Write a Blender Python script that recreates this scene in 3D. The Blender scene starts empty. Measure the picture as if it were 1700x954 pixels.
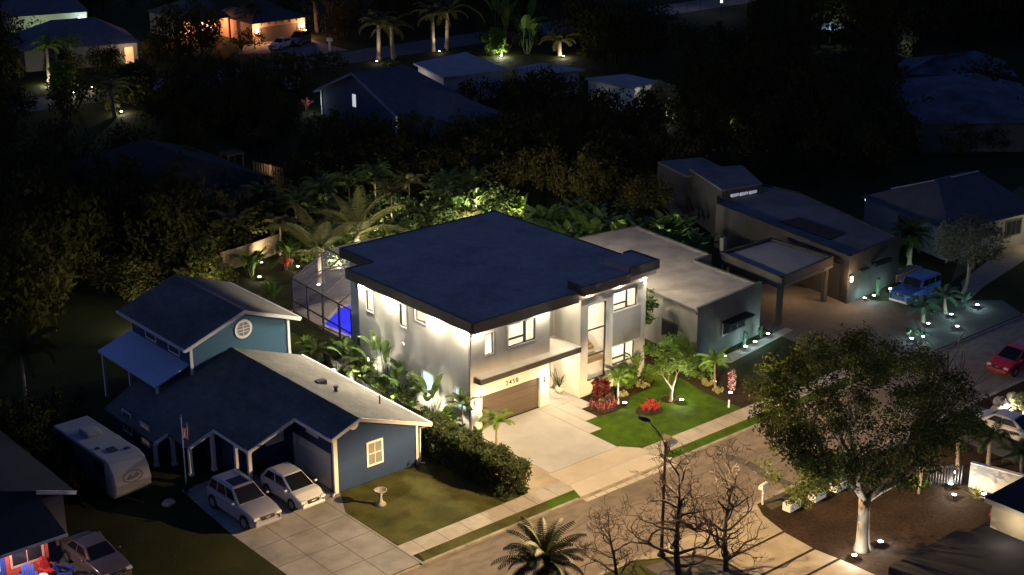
import bpy, math, random
import numpy as np
from mathutils import Vector, Matrix
R = math.radians
sc = bpy.context.scene
COL = sc.collection

# ------------------------------------------------------------------ camera, night sky, moon, exposure
cam_d = bpy.data.cameras.new("camera")
cam = bpy.data.objects.new("camera", cam_d); COL.objects.link(cam)
cam.location = (-52.025, -64.970, 39.0)
cam.rotation_euler = (R(90 - 19.6), 0, R(-40.4))
cam_d.sensor_width = 36.0
cam_d.lens = 2480 / 1700 * 36
cam_d.clip_start = 0.5
cam_d.clip_end = 3000
sc.camera = cam

w = bpy.data.worlds.new("World"); sc.world = w; w.use_nodes = True
nt = w.node_tree
bg = nt.nodes['Background']
sky = nt.nodes.new('ShaderNodeTexSky'); sky.sky_type = 'NISHITA'; sky.sun_disc = False
sky.sun_elevation = R(-1.0); sky.sun_rotation = R(-60); sky.altitude = 0; sky.ozone_density = 4.0
tint = nt.nodes.new('ShaderNodeMix'); tint.data_type = 'RGBA'; tint.blend_type = 'MULTIPLY'
tint.inputs[0].default_value = 1.0
tint.inputs[7].default_value = (1.22, 0.88, 0.74, 1)
nt.links.new(sky.outputs[0], tint.inputs[6]); nt.links.new(tint.outputs[2], bg.inputs[0])
bg.inputs[1].default_value = 0.85

moon_d = bpy.data.lights.new("moon", 'SUN'); moon_d.energy = 0.012; moon_d.angle = R(12); moon_d.color = (0.55, 0.68, 1.0)
moon = bpy.data.objects.new("moon", moon_d); COL.objects.link(moon)
moon.rotation_euler = (R(35), 0, R(60))

sc.view_settings.view_transform = 'Standard'; sc.view_settings.look = 'None'
sc.view_settings.exposure = 0.0; sc.view_settings.gamma = 1.0
sc.render.engine = 'CYCLES'
cy = sc.cycles
cy.use_denoising = True
try: cy.denoiser = 'OPENIMAGEDENOISE'
except Exception: pass
cy.max_bounces = 6; cy.diffuse_bounces = 3; cy.glossy_bounces = 3; cy.transmission_bounces = 4
cy.transparent_max_bounces = 16
cy.caustics_reflective = False; cy.caustics_refractive = False
cy.sample_clamp_indirect = 3.0; cy.sample_clamp_direct = 0.0
cy.use_light_tree = True

# ------------------------------------------------------------------ helpers: materials
def lin(r, g, b):
    f = lambda c: c / 12.92 if c <= .04045 else ((c + .055) / 1.055) ** 2.4
    return (f(r / 255), f(g / 255), f(b / 255))

MATS = {}
def mat(name, col, rough=.7, col2=None, scale=3.0, detail=4.0, bump=0.0, bscale=None, metal=0.0, spec=.5, lo=.35, hi=.65, stretch=None):
    """Principled surface; col2 mixes in by noise; bump from a finer noise."""
    if name in MATS: return MATS[name]
    m = bpy.data.materials.new(name); m.use_nodes = True; t = m.node_tree; p = t.nodes['Principled BSDF']
    p.inputs['Base Color'].default_value = (*col, 1); p.inputs['Roughness'].default_value = rough
    p.inputs['Metallic'].default_value = metal; p.inputs['Specular IOR Level'].default_value = spec
    if col2 is not None or bump:
        tc = t.nodes.new('ShaderNodeTexCoord'); src = tc.outputs['Object']
        if stretch:
            mp = t.nodes.new('ShaderNodeMapping'); mp.inputs['Scale'].default_value = stretch
            t.links.new(src, mp.inputs[0]); src = mp.outputs[0]
    if col2 is not None:
        n = t.nodes.new('ShaderNodeTexNoise'); n.inputs['Scale'].default_value = scale; n.inputs['Detail'].default_value = detail
        n.inputs['Roughness'].default_value = .65
        t.links.new(src, n.inputs['Vector'])
        r = t.nodes.new('ShaderNodeValToRGB'); r.color_ramp.elements[0].position = lo; r.color_ramp.elements[1].position = hi
        r.color_ramp.elements[0].color = (*col, 1); r.color_ramp.elements[1].color = (*col2, 1)
        t.links.new(n.outputs['Fac'], r.inputs[0]); t.links.new(r.outputs[0], p.inputs['Base Color'])
    if bump:
        n = t.nodes.new('ShaderNodeTexNoise'); n.inputs['Scale'].default_value = bscale or scale * 6; n.inputs['Detail'].default_value = 3
        t.links.new(src, n.inputs['Vector'])
        b = t.nodes.new('ShaderNodeBump'); b.inputs['Strength'].default_value = bump; b.inputs['Distance'].default_value = .03
        t.links.new(n.outputs['Fac'], b.inputs['Height']); t.links.new(b.outputs[0], p.inputs['Normal'])
    MATS[name] = m
    return m

def slab_mat(name, col, col2, jx, jy, jcol, rough=.85, ox=0., oy=0., jw=.03):
    """poured concrete: mottled colour, thin joints on a jx by jy metre grid, stains"""
    if name in MATS: return MATS[name]
    m = mat(name, col, rough, col2, .9, 6, .25, 25)
    t = m.node_tree; p = t.nodes['Principled BSDF']; src = p.inputs['Base Color'].links[0].from_socket
    tc = t.nodes.new('ShaderNodeTexCoord'); sp = t.nodes.new('ShaderNodeSeparateXYZ'); t.links.new(tc.outputs['Object'], sp.inputs[0])
    def M(op, a, b=None):
        n = t.nodes.new('ShaderNodeMath'); n.operation = op
        for i, v in enumerate((a, b)):
            if v is None: continue
            if isinstance(v, (int, float)): n.inputs[i].default_value = v
            else: t.links.new(v, n.inputs[i])
        return n.outputs[0]
    fac = None
    for ax, j, o in ((0, jx, ox), (1, jy, oy)):
        if not j: continue
        f = M('ABSOLUTE', M('SUBTRACT', M('FRACT', M('DIVIDE', M('ADD', sp.outputs[ax], 1000 * j - o), j)), .5))
        l = M('GREATER_THAN', f, .5 - jw / j)
        fac = l if fac is None else M('MAXIMUM', fac, l)
    if fac is None: return m
    mx = t.nodes.new('ShaderNodeMix'); mx.data_type = 'RGBA'
    t.links.new(fac, mx.inputs[0]); t.links.new(src, mx.inputs[6]); mx.inputs[7].default_value = (*jcol, 1)
    t.links.new(mx.outputs[2], p.inputs['Base Color'])
    return m

def grime(m, amount=.3, scale=.5, stretch=(1, 1, 1), lo=.35, hi=.62, detail=6):
    """worn, dirty patches multiplied over the base colour"""
    t = m.node_tree; p = t.nodes['Principled BSDF']; inp = p.inputs['Base Color']; src = inp.links[0].from_socket if inp.links else None
    tc = t.nodes.new('ShaderNodeTexCoord'); mp = t.nodes.new('ShaderNodeMapping'); mp.inputs['Scale'].default_value = stretch; t.links.new(tc.outputs['Object'], mp.inputs[0])
    n = t.nodes.new('ShaderNodeTexNoise'); n.inputs['Scale'].default_value = scale; n.inputs['Detail'].default_value = detail; n.inputs['Distortion'].default_value = .4; t.links.new(mp.outputs[0], n.inputs['Vector'])
    r = t.nodes.new('ShaderNodeValToRGB'); r.color_ramp.elements[0].position = lo; r.color_ramp.elements[1].position = hi
    k = 1 - amount; r.color_ramp.elements[0].color = (k, k, k, 1); r.color_ramp.elements[1].color = (1, 1, 1, 1); t.links.new(n.outputs['Fac'], r.inputs[0])
    mx = t.nodes.new('ShaderNodeMix'); mx.data_type = 'RGBA'; mx.blend_type = 'MULTIPLY'; mx.inputs[0].default_value = 1
    if src: t.links.new(src, mx.inputs[6])
    else: mx.inputs[6].default_value = inp.default_value
    t.links.new(r.outputs[0], mx.inputs[7]); t.links.new(mx.outputs[2], inp)
    return m

def shingle_mat(name, col, col2, rough=.95):
    if name in MATS: return MATS[name]
    m = mat(name, col, rough, col2, 1.6, 8, spec=.2); t = m.node_tree; p = t.nodes['Principled BSDF']
    src = p.inputs['Base Color'].links[0].from_socket
    tc = t.nodes.new('ShaderNodeTexCoord'); mp = t.nodes.new('ShaderNodeMapping'); mp.inputs['Rotation'].default_value = (0, 0, R(90))
    br = t.nodes.new('ShaderNodeTexBrick'); br.inputs['Scale'].default_value = 1.0
    br.inputs['Brick Width'].default_value = .55; br.inputs['Row Height'].default_value = .19; br.inputs['Mortar Size'].default_value = .012
    br.inputs['Color1'].default_value = (.85, .85, .85, 1); br.inputs['Color2'].default_value = (1.1, 1.1, 1.1, 1); br.inputs['Mortar'].default_value = (.6, .6, .6, 1)
    t.links.new(tc.outputs['Object'], mp.inputs[0]); t.links.new(mp.outputs[0], br.inputs['Vector'])
    mx = t.nodes.new('ShaderNodeMix'); mx.data_type = 'RGBA'; mx.blend_type = 'MULTIPLY'; mx.inputs[0].default_value = .8
    t.links.new(src, mx.inputs[6]); t.links.new(br.outputs[0], mx.inputs[7]); t.links.new(mx.outputs[2], p.inputs['Base Color'])
    return m

def leaf_mat(name, a, b, trans=.35, rough=.6, scale=2.5, spec=.25):
    """two leaf greens in clumps, some light let through"""
    if name in MATS: return MATS[name]
    m = mat(name, a, rough, b, scale, 5, spec=spec, lo=.3, hi=.7); t = m.node_tree; p = t.nodes['Principled BSDF']
    src = p.inputs['Base Color'].links[0].from_socket
    tr = t.nodes.new('ShaderNodeBsdfTranslucent'); t.links.new(src, tr.inputs[0])
    mx = t.nodes.new('ShaderNodeMixShader'); mx.inputs[0].default_value = trans
    out = t.nodes['Material Output']
    t.links.new(p.outputs[0], mx.inputs[1]); t.links.new(tr.outputs[0], mx.inputs[2]); t.links.new(mx.outputs[0], out.inputs[0])
    return m

def emit(name, col, s):
    if name in MATS: return MATS[name]
    m = bpy.data.materials.new(name); m.use_nodes = True; t = m.node_tree; p = t.nodes['Principled BSDF']
    p.inputs['Base Color'].default_value = (*[min(1, c) for c in col], 1)
    p.inputs['Emission Color'].default_value = (*col, 1); p.inputs['Emission Strength'].default_value = s
    MATS[name] = m
    return m

def clear_mat(name, tintc, clear, rough=.05, dcol=None):
    """thin see-through sheet: part transparent, part glossy or diffuse"""
    if name in MATS: return MATS[name]
    m = bpy.data.materials.new(name); m.use_nodes = True; t = m.node_tree; p = t.nodes['Principled BSDF']
    p.inputs['Base Color'].default_value = (*(dcol or (.02, .02, .02)), 1); p.inputs['Roughness'].default_value = rough
    tr = t.nodes.new('ShaderNodeBsdfTransparent'); tr.inputs[0].default_value = (*tintc, 1)
    mx = t.nodes.new('ShaderNodeMixShader'); mx.inputs[0].default_value = clear
    t.links.new(p.outputs[0], mx.inputs[1]); t.links.new(tr.outputs[0], mx.inputs[2])
    t.links.new(mx.outputs[0], t.nodes['Material Output'].inputs[0])
    MATS[name] = m
    return m

# ------------------------------------------------------------------ helpers: meshes
class MB:
    """collects boxes, tubes, sheets; build() links them as ONE mesh object"""
    def __init__(s): s.v = []; s.f = []
    def add(s, vs, fs):
        o = len(s.v); s.v += [tuple(map(float, p)) for p in vs]; s.f += [tuple(i + o for i in f) for f in fs]; return s
    def box(s, x0, x1, y0, y1, z0, z1):
        return s.add([(x0,y0,z0),(x1,y0,z0),(x1,y1,z0),(x0,y1,z0),(x0,y0,z1),(x1,y0,z1),(x1,y1,z1),(x0,y1,z1)],
                     [(3,2,1,0),(4,5,6,7),(0,1,5,4),(1,2,6,5),(2,3,7,6),(3,0,4,7)])
    def beam(s, a, b, w, h=None):
        """square bar from a to b"""
        a = Vector(a); b = Vector(b); h = h or w; d = (b - a).normalized()
        u = d.cross(Vector((0,0,1)))
        u = u.normalized() if u.length > 1e-4 else Vector((1,0,0)); n = u.cross(d)
        vs = [p + u * (i * w / 2) + n * (j * h / 2) for p in (a, b) for i, j in ((-1,-1),(1,-1),(1,1),(-1,1))]
        return s.add(vs, [(0,1,2,3),(7,6,5,4),(0,4,5,1),(1,5,6,2),(2,6,7,3),(3,7,4,0)])
    def prism(s, poly, z0, z1):
        n = len(poly)
        if sum(poly[i][0]*poly[(i+1)%n][1]-poly[(i+1)%n][0]*poly[i][1] for i in range(n)) < 0: poly = poly[::-1]
        f0 = z0 if callable(z0) else (lambda x, y: z0); f1 = z1 if callable(z1) else (lambda x, y: z1)
        vs = [(x, y, f0(x, y)) for x, y in poly] + [(x, y, f1(x, y)) for x, y in poly]
        return s.add(vs, [tuple(range(n - 1, -1, -1)), tuple(range(n, 2 * n))] + [(i, (i + 1) % n, n + (i + 1) % n, n + i) for i in range(n)])
    def prismY(s, poly, y0, y1):
        """outline in x,z pushed along y"""
        n = len(poly)
        if sum(poly[i][0]*poly[(i+1)%n][1]-poly[(i+1)%n][0]*poly[i][1] for i in range(n)) < 0: poly = poly[::-1]
        vs = [(x, y0, z) for x, z in poly] + [(x, y1, z) for x, z in poly]
        return s.add(vs, [tuple(range(n)), tuple(range(2*n-1, n-1, -1))] + [(n+i, n+(i+1)%n, (i+1)%n, i) for i in range(n)])
    def tube(s, pts, r, n=8, cap=True):
        pts = [Vector(p) for p in pts]; k = len(pts)
        rs = list(r) if hasattr(r, '__len__') else [r] * k
        vs = []; fs = []; u = None
        for i, p in enumerate(pts):
            d = (pts[min(i + 1, k - 1)] - pts[max(i - 1, 0)]).normalized()
            if u is None:
                u = d.cross(Vector((0, 0, 1)))
                if u.length < .05: u = Vector((1, 0, 0)) - d * d.x
            u = (u - d * u.dot(d)).normalized(); q = d.cross(u)
            vs += [p + (u * math.cos(2*math.pi*j/n) + q * math.sin(2*math.pi*j/n)) * rs[i] for j in range(n)]
        for i in range(k - 1):
            fs += [(i*n+j, i*n+(j+1)%n, (i+1)*n+(j+1)%n, (i+1)*n+j) for j in range(n)]
        if cap: fs += [tuple(range(n-1, -1, -1)), tuple(range((k-1)*n, k*n))]
        return s.add(vs, fs)
    def lathe(s, prof, c=(0,0,0), n=16):
        vs = []; fs = []; k = len(prof)
        for r, z in prof: vs += [(c[0]+r*math.cos(2*math.pi*j/n), c[1]+r*math.sin(2*math.pi*j/n), c[2]+z) for j in range(n)]
        for i in range(k-1): fs += [(i*n+j, i*n+(j+1)%n, (i+1)*n+(j+1)%n, (i+1)*n+j) for j in range(n)]
        fs += [tuple(range(n-1,-1,-1)), tuple(range((k-1)*n, k*n))]
        return s.add(vs, fs)
    def blob(s, c, rx, ry, rz, seed=0, j=.12, n=10, m=7):
        rg = random.Random(seed); vs = []; fs = []
        for i in range(m + 1):
            th = math.pi * i / m
            for k in range(n):
                ph = 2*math.pi*k/n; q = 1 + (rg.random()-.5)*2*j
                vs.append((c[0]+rx*q*math.sin(th)*math.cos(ph), c[1]+ry*q*math.sin(th)*math.sin(ph), c[2]+rz*q*math.cos(th)))
        for i in range(m):
            fs += [(i*n+k, (i+1)*n+k, (i+1)*n+(k+1)%n, i*n+(k+1)%n) for k in range(n)]
        return s.add(vs, fs)
    def quad(s, a, b, c, d): return s.add([a,b,c,d], [(0,1,2,3)])
    def wall(s, P, u0, u1, v0, v1, holes=(), th=.2):
        """wall sheet with real openings: P(u,v,d) gives the point, d = depth inwards"""
        us = sorted({u0, u1, *[h[0] for h in holes], *[h[1] for h in holes]}); vs_ = sorted({v0, v1, *[h[2] for h in holes], *[h[3] for h in holes]})
        us = [u for u in us if u0 <= u <= u1]; vs_ = [v for v in vs_ if v0 <= v <= v1]
        def solid(i, j):
            if not (0 <= i < len(us)-1 and 0 <= j < len(vs_)-1): return False
            cu = (us[i]+us[i+1])/2; cv = (vs_[j]+vs_[j+1])/2
            return not any(h[0] < cu < h[1] and h[2] < cv < h[3] for h in holes)
        for i in range(len(us)-1):
            for j in range(len(vs_)-1):
                if not solid(i, j): continue
                a, b, c, d = us[i], us[i+1], vs_[j], vs_[j+1]
                s.quad(P(a,c,0),P(b,c,0),P(b,d,0),P(a,d,0)); s.quad(P(a,c,th),P(a,d,th),P(b,d,th),P(b,c,th))
                if not solid(i-1,j): s.quad(P(a,c,0),P(a,d,0),P(a,d,th),P(a,c,th))
                if not solid(i+1,j): s.quad(P(b,c,0),P(b,c,th),P(b,d,th),P(b,d,0))
                if not solid(i,j-1): s.quad(P(a,c,0),P(a,c,th),P(b,c,th),P(b,c,0))
                if not solid(i,j+1): s.quad(P(a,d,0),P(b,d,0),P(b,d,th),P(a,d,th))
        return s
    def mesh(s, name, m, smooth=False):
        me = bpy.data.meshes.new(name); me.from_pydata(s.v, [], s.f)
        if m: me.materials.append(m)
        if smooth: me.shade_smooth()
        me.validate(); me.update()
        return me
    def build(s, name, m, parent=None, smooth=False, bevel=0):
        o = bpy.data.objects.new(name, s.mesh(name, m, smooth)); COL.objects.link(o)
        if parent: o.parent = parent
        if bevel:
            b = o.modifiers.new('bevel', 'BEVEL'); b.width = bevel; b.segments = 2; b.limit_method = 'ANGLE'
        return o

def FX(x):  return lambda u, v, d: (x + d, u, v)          # wall facing -x, u runs along y
def FY(y):  return lambda u, v, d: (u, y + d, v)          # wall facing -y, u runs along x

def thing(name, label, cat, loc=(0,0,0), rz=0, group=None):
    o = bpy.data.objects.new(name, None); COL.objects.link(o); o.location = loc; o.rotation_euler = (0, 0, rz)
    o.empty_display_size = .3
    return tag(o, label, cat, group)
def tag(o, label, cat, group=None):
    o['label'] = label; o['category'] = cat
    if group: o['group'] = group
    return o
def struct(name, mb, m): o = mb.build(name, m); o['kind'] = 'structure'; return o
def child(name, me, parent, loc=(0,0,0), rot=(0,0,0), scale=(1,1,1)):
    o = bpy.data.objects.new(name, me); COL.objects.link(o); o.parent = parent
    o.location = loc; o.rotation_euler = rot; o.scale = scale
    return o
def dup(root, loc, rz, label=None, group=None):
    r = root.copy(); COL.objects.link(r); r.location = loc; r.rotation_euler = (0, 0, rz)
    if label: r['label'] = label
    if group: r['group'] = group
    for ch in list(root.children):
        c = ch.copy(); COL.objects.link(c); c.parent = r
        for g_ in ch.children:
            d = g_.copy(); COL.objects.link(d); d.parent = c
    return r
def lamp(kind, loc, power, col, parent=None, size=.06, target=None, angle=120, blend=.8):
    d = bpy.data.lights.new('light', kind); d.energy = power; d.color = col
    d.shadow_soft_size = size
    if kind == 'SPOT': d.spot_size = R(angle); d.spot_blend = blend
    o = bpy.data.objects.new('light', d); COL.objects.link(o); o.location = loc
    if target is not None: o.rotation_euler = (Vector(target) - Vector(loc)).to_track_quat('-Z', 'Y').to_euler()
    if parent: o.parent = parent
    return o
def aim_out(o, d, gain, near=.50):
    """directional optic: less towards the wall behind the fitting, more away from it (d = outward direction)"""
    o.data.use_nodes = True; t = o.data.node_tree; em = t.nodes['Emission']
    ge = t.nodes.new('ShaderNodeNewGeometry'); dp = t.nodes.new('ShaderNodeVectorMath'); dp.operation = 'DOT_PRODUCT'
    t.links.new(ge.outputs['Incoming'], dp.inputs[0]); dp.inputs[1].default_value = [AIM * c for c in d]
    mr = t.nodes.new('ShaderNodeMapRange'); mr.inputs['From Min'].default_value = -.05; mr.inputs['From Max'].default_value = .75
    mr.inputs['To Min'].default_value = near; mr.inputs['To Max'].default_value = gain
    t.links.new(dp.outputs['Value'], mr.inputs['Value'])
    sp = t.nodes.new('ShaderNodeSeparateXYZ'); t.links.new(ge.outputs['Incoming'], sp.inputs[0]); ab = t.nodes.new('ShaderNodeMath'); ab.operation = 'ABSOLUTE'; t.links.new(sp.outputs[2], ab.inputs[0])
    ct = t.nodes.new('ShaderNodeMapRange'); ct.interpolation_type = 'SMOOTHSTEP'; ct.inputs['From Min'].default_value = .0; ct.inputs['From Max'].default_value = .09; t.links.new(ab.outputs[0], ct.inputs['Value'])
    mu = t.nodes.new('ShaderNodeMath'); mu.operation = 'MULTIPLY'; t.links.new(mr.outputs[0], mu.inputs[0]); t.links.new(ct.outputs[0], mu.inputs[1]); t.links.new(mu.outputs[0], em.inputs['Strength'])
AIM = 1
WARM = (1, .80, .52); SOFT = (1, .87, .63); WHITE = (1, .95, .86); COOL = (.72, .95, .92); ORANGE = (1, .48, .22)
DL = 260; RL = 1300
# ------------------------------------------------------------------ materials
M_stucco = mat('stucco', (.73, .70, .63), .9, (.66, .63, .565), .7, 5, .15, 60)
M_stucco_dark = mat('stucco_dark', (.36, .34, .30), .9, (.29, .275, .245), .8, 6, .2, 50)
M_inner = mat('inner_paint', (.78, .75, .68), .9)
M_trim = mat('white_trim', (.72, .71, .68), .6)
M_fascia = mat('bronze_fascia', (.075, .066, .058), .55, (.06, .052, .046), 2.0)
M_roofmain = mat('membrane_roof', (.50, .40, .365), .95, (.40, .32, .295), 1.2, 8, .3, 40)
M_bronze = mat('bronze_frame', (.045, .038, .032), .45)
M_brown = mat('brown_door', (.085, .066, .050), .6, (.065, .050, .038), 1.5, 4, stretch=(1, 1, 12))
M_concrete = slab_mat('drive_concrete', (.50, .495, .475), (.45, .445, .425), 0, 0, (.45, .42, .36))
M_walkstone = mat('walk_stone', (.50, .48, .44), .8, (.45, .43, .39), 1.5, 5, .1)
M_sidewalk = slab_mat('sidewalk', (.50, .46, .385), (.40, .365, .30), 1.55, 0, (.20, .18, .15), jw=.022)
M_slab = slab_mat('old_drive', (.33, .32, .30), (.25, .245, .23), 2.0, 2.3, (.14, .135, .125), ox=-15.9, oy=-3.9, jw=.03)
M_oppslab = slab_mat('opposite_drive', (.50, .43, .32), (.42, .355, .26), 0, 0, (.06, .055, .045))
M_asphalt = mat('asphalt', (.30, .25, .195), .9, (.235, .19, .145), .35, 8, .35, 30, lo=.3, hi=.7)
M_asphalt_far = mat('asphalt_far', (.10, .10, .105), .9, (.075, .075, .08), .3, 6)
M_streak = mat('dark_streak', (.07, .065, .06), .85, (.10, .09, .08), 2.0)
M_kerb = mat('kerb_concrete', (.42, .38, .31), .9, (.30, .27, .22), 1.2, 6, .2)
M_grass = mat('lawn_grass', (.043, .096, .004), .95, (.078, .142, .009), 1.6, 12, .9, 22, spec=.1, lo=.3, hi=.7)
M_grass_old = mat('dry_lawn', (.062, .075, .020), .95, (.115, .105, .034), .45, 12, .9, 18, spec=.1, lo=.3, hi=.7)
M_grass_dark = mat('yard_grass', (.022, .028, .008), .95, (.038, .040, .013), .3, 10, .9, 16, spec=.1)
M_mulch = mat('mulch', (.034, .022, .014), 1, (.075, .048, .030), 5, 8, 1.0, 30, spec=.1)
M_sand = mat('pale_gravel', (.46, .40, .29), 1, (.36, .30, .21), 3, 8, .8, 40)
M_bark = mat('pale_bark', (.30, .245, .185), .9, (.17, .135, .10), 3.5, 6, .8, 14, stretch=(1, 1, .35))
M_barkbig = mat('grey_bark', (.19, .155, .115), .9, (.10, .08, .058), 3.5, 6, .9, 14, stretch=(1, 1, .35))
M_barkdark = mat('dark_bark', (.055, .042, .032), .95, (.030, .024, .018), 4, 6, .7, 18)
M_palmbark = mat('palm_bark', (.27, .215, .15), .9, (.15, .115, .08), 5, 4, .9, 12, stretch=(.3, .3, 3))
M_leaf = leaf_mat('leaf_tree', (.045, .055, .013), (.10, .092, .024), spec=.1)
M_leafbright = leaf_mat('leaf_lush', (.085, .16, .022), (.15, .22, .036), .45)
M_palm = leaf_mat('leaf_palm', (.040, .072, .018), (.085, .105, .030))
M_coco = leaf_mat('leaf_coconut', (.055, .072, .020), (.12, .105, .034))
M_banana = leaf_mat('leaf_paddle', (.042, .080, .020), (.078, .125, .034), .3, .35)
M_hedge = leaf_mat('leaf_hedge', (.030, .048, .013), (.055, .070, .018))
M_burg = leaf_mat('leaf_burgundy', (.11, .016, .020), (.17, .035, .032))
M_pink = leaf_mat('petal_pink', (.42, .075, .11), (.55, .16, .17))
M_red = leaf_mat('petal_red', (.52, .028, .045), (.60, .075, .06))
M_pale = leaf_mat('leaf_pale', (.28, .30, .12), (.36, .33, .15))
M_teal = leaf_mat('leaf_bluegreen', (.06, .12, .075), (.12, .19, .12))
M_darktree = leaf_mat('leaf_dark', (.034, .036, .010), (.066, .062, .018), .3, .8, spec=.02)
M_glass = clear_mat('window_glass', (1, 1, 1), .9, .02)
M_black = mat('black_metal', (.016, .015, .014), .45)
M_white = mat('white_paint', (.75, .74, .71), .5)
M_stone = mat('stone', (.36, .33, .28), .9, (.24, .22, .19), 4, 5, .5)

grime(M_asphalt, .30, .22, (.35, 1, 1)); grime(M_asphalt, .22, 2.2, (.5, 1, 1), .42, .56); grime(M_sidewalk, .28, .9); grime(M_slab, .30, .6); grime(M_concrete, .10, .5, lo=.3, hi=.6); grime(M_kerb, .35, 1.5); grime(M_oppslab, .22, .8)
grime(M_stucco, .12, .9, (1, 1, .25), .3, .62); grime(M_roofmain, .28, .35, lo=.3, hi=.65); grime(M_roofmain, .14, 3, lo=.4, hi=.6); grime(M_grass, .35, .8, lo=.3, hi=.6); grime(M_grass_old, .45, .6, lo=.32, hi=.6); grime(M_mulch, .5, .5, lo=.3, hi=.65)
# ------------------------------------------------------------------ the ground
mb = MB().box(-420, 620, -320, 760, -.6, -.125); struct('ground', mb, mat('ground_soil', (.020, .022, .012), 1, (.034, .030, .016), .2, 8, .5, 4))
mb = MB().prism([(-420, -10.55), (620, -10.55), (620, 101), (-420, 101)], -.12, 0); struct('terrain', mb, M_grass_dark)
mb = MB().prism([(-420, -17.55), (620, -17.55), (620, -320), (-420, -320)], -.12, 0); struct('terrain', mb, M_mulch)
mb = MB().prism([(-420, 109), (620, 109), (620, 760), (-420, 760)], -.12, 0); struct('terrain', mb, M_grass_dark)
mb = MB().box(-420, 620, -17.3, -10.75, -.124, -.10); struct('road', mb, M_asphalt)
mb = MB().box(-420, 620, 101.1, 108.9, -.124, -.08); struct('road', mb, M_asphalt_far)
# kerbs: dropped at the driveways
mb = MB()
for a, b in ((-80, -30), (-23.5, -18.4), (-11.9, -.9), (6.1, 26), (44, 120)): mb.box(a, b, -10.76, -10.56, -.11, .012)
for a, b in ((-30, -23.5), (-18.4, -11.9), (-.9, 6.1), (26, 44)): mb.box(a, b, -10.76, -10.56, -.11, -.055)
for a, b in ((-80, -3.4), (6.2, 120)): mb.box(a, b, -17.54, -17.30, -.11, .012)
mb.box(-3.4, 6.2, -17.54, -17.30, -.11, -.06)
struct('kerb', mb, M_kerb)
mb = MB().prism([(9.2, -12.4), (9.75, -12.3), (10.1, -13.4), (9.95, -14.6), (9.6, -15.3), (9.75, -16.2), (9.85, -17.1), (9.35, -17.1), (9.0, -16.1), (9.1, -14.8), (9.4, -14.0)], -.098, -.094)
struct('road_streak', mb, M_streak)  # narrow dark streak lying across the road
mb = MB()
for pts in ([(-6.5,-12.2),(-4,-13.0),(-1.5,-12.6),(2,-13.3),(5,-12.7),(9.2,-13.2)], [(-16,-14.8),(-11,-14.2),(-7,-15.1),(-3,-14.6)], [(10,-13),(14,-14),(19,-13.4),(26,-14.2)], [(4.2,-11.0),(5.0,-13.1),(4.5,-15.2),(5.6,-17.2)]):
    for (ax, ay), (bx, by) in zip(pts, pts[1:]):
        n = Vector((by-ay, ax-bx)).normalized() * .035
        mb.prism([(ax-n.x, ay-n.y), (bx-n.x, by-n.y), (bx+n.x, by+n.y), (ax+n.x, ay+n.y)], -.098, -.0945)
struct('road_crack', mb, mat('crack_seal', (.12, .10, .085), .9))

def flat(name, poly, z, m): return struct(name, MB().prism(poly, -.03, z), m)
flat('sidewalk', [(-11.8, -9.72), (25.9, -9.72), (25.9, -8.42), (5.9, -8.42), (5.9, -8.4), (-11.8, -8.42)], .006, M_sidewalk)
flat('lawn', [(-10.62, -1.45), (-11.72, -3.6), (-11.66, -8.42), (-3.4, -8.42), (-4.2, -7.6), (-4.2, -.6), (-5.2, -.6), (-5.2, -1.45)], .004, M_grass_old)
flat('verge', [(-11.6, -10.56), (-2.9, -10.56), (-2.7, -9.72), (-11.4, -9.72)], .005, M_grass_old)
flat('verge', [(-2.9, -10.56), (-.72, -10.56), (-.35, -9.72), (-2.7, -9.72)], .005, M_grass)
flat('verge', [(6.9, -10.56), (25.9, -10.56), (25.9, -9.72), (5.75, -9.72)], .005, M_grass)
flat('pavement', [(-3.4, -8.41), (-.32, -8.41), (-.32, -7.34), (-.06, -7.34), (-.06, -5.62), (-1.55, -5.02), (-2.7, -4.6), (-2.7, -8.3)], .008, mat('sandy_concrete', (.46, .39, .28), .95, (.35, .29, .20), .8, 8, .4, 20))
flat('driveway', [(-.05, -7.32), (5.33, -7.32), (5.33, -4.86), (5.33, -.02), (.0, -.02)], .011, M_concrete)
mb = MB()
for x0, x1, y0 in ((5.36, 6.37, -4.85), (6.40, 7.42, -3.38), (7.45, 8.48, -1.87)): mb.box(x0, x1, y0, -.58, -.02, .012)
mb.box(5.36, 6.30, -.55, -.03, -.02, .012); mb.box(6.32, 8.46, -.55, 1.92, -.02, .014)
struct('path', mb, M_walkstone)
flat('driveway_apron', [(-.3, -8.44), (-.3, -7.35), (5.42, -7.35), (6.25, -8.3), (6.25, -9.1), (-.3, -9.1)], .010, mat('apron_concrete', (.53, .475, .385), .9, (.46, .405, .32), .7, 8, .2, 20))
mb = MB().prism([(-.72, -10.58), (6.85, -10.58), (5.8, -9.14), (-.2, -9.14)], -.04, .0085); struct('driveway_ramp', mb, mat('ramp_concrete', (.58, .525, .43), .9, (.51, .46, .37), .9, 8, .2, 20))
mb = MB()
for i in range(9): mb.box(-.7 + i * .82, -.7 + i * .82 + .76, -11.12, -10.78, -.103, -.088)
struct('gutter', mb, mat('gutter_pan', (.60, .55, .46), .85, (.5, .455, .375), 1.5, 6))
flat('lawn', [(5.36, -7.34), (6.29, -8.40), (15.25, -8.40), (15.25, -6.9), (15.35, -4.8), (15.75, -3.2), (15.9, -2.0), (15.9, 3.0), (15.2, 3.0), (15.15, -.4), (14.3, -1.7), (13.3, -2.35), (11.9, -2.45), (11.0, -2.6), (10.4, -3.1), (9.85, -3.45), (8.7, -3.58), (7.42, -3.42), (6.39, -3.42), (6.39, -4.88), (5.36, -4.88)], .006, M_grass)
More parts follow.
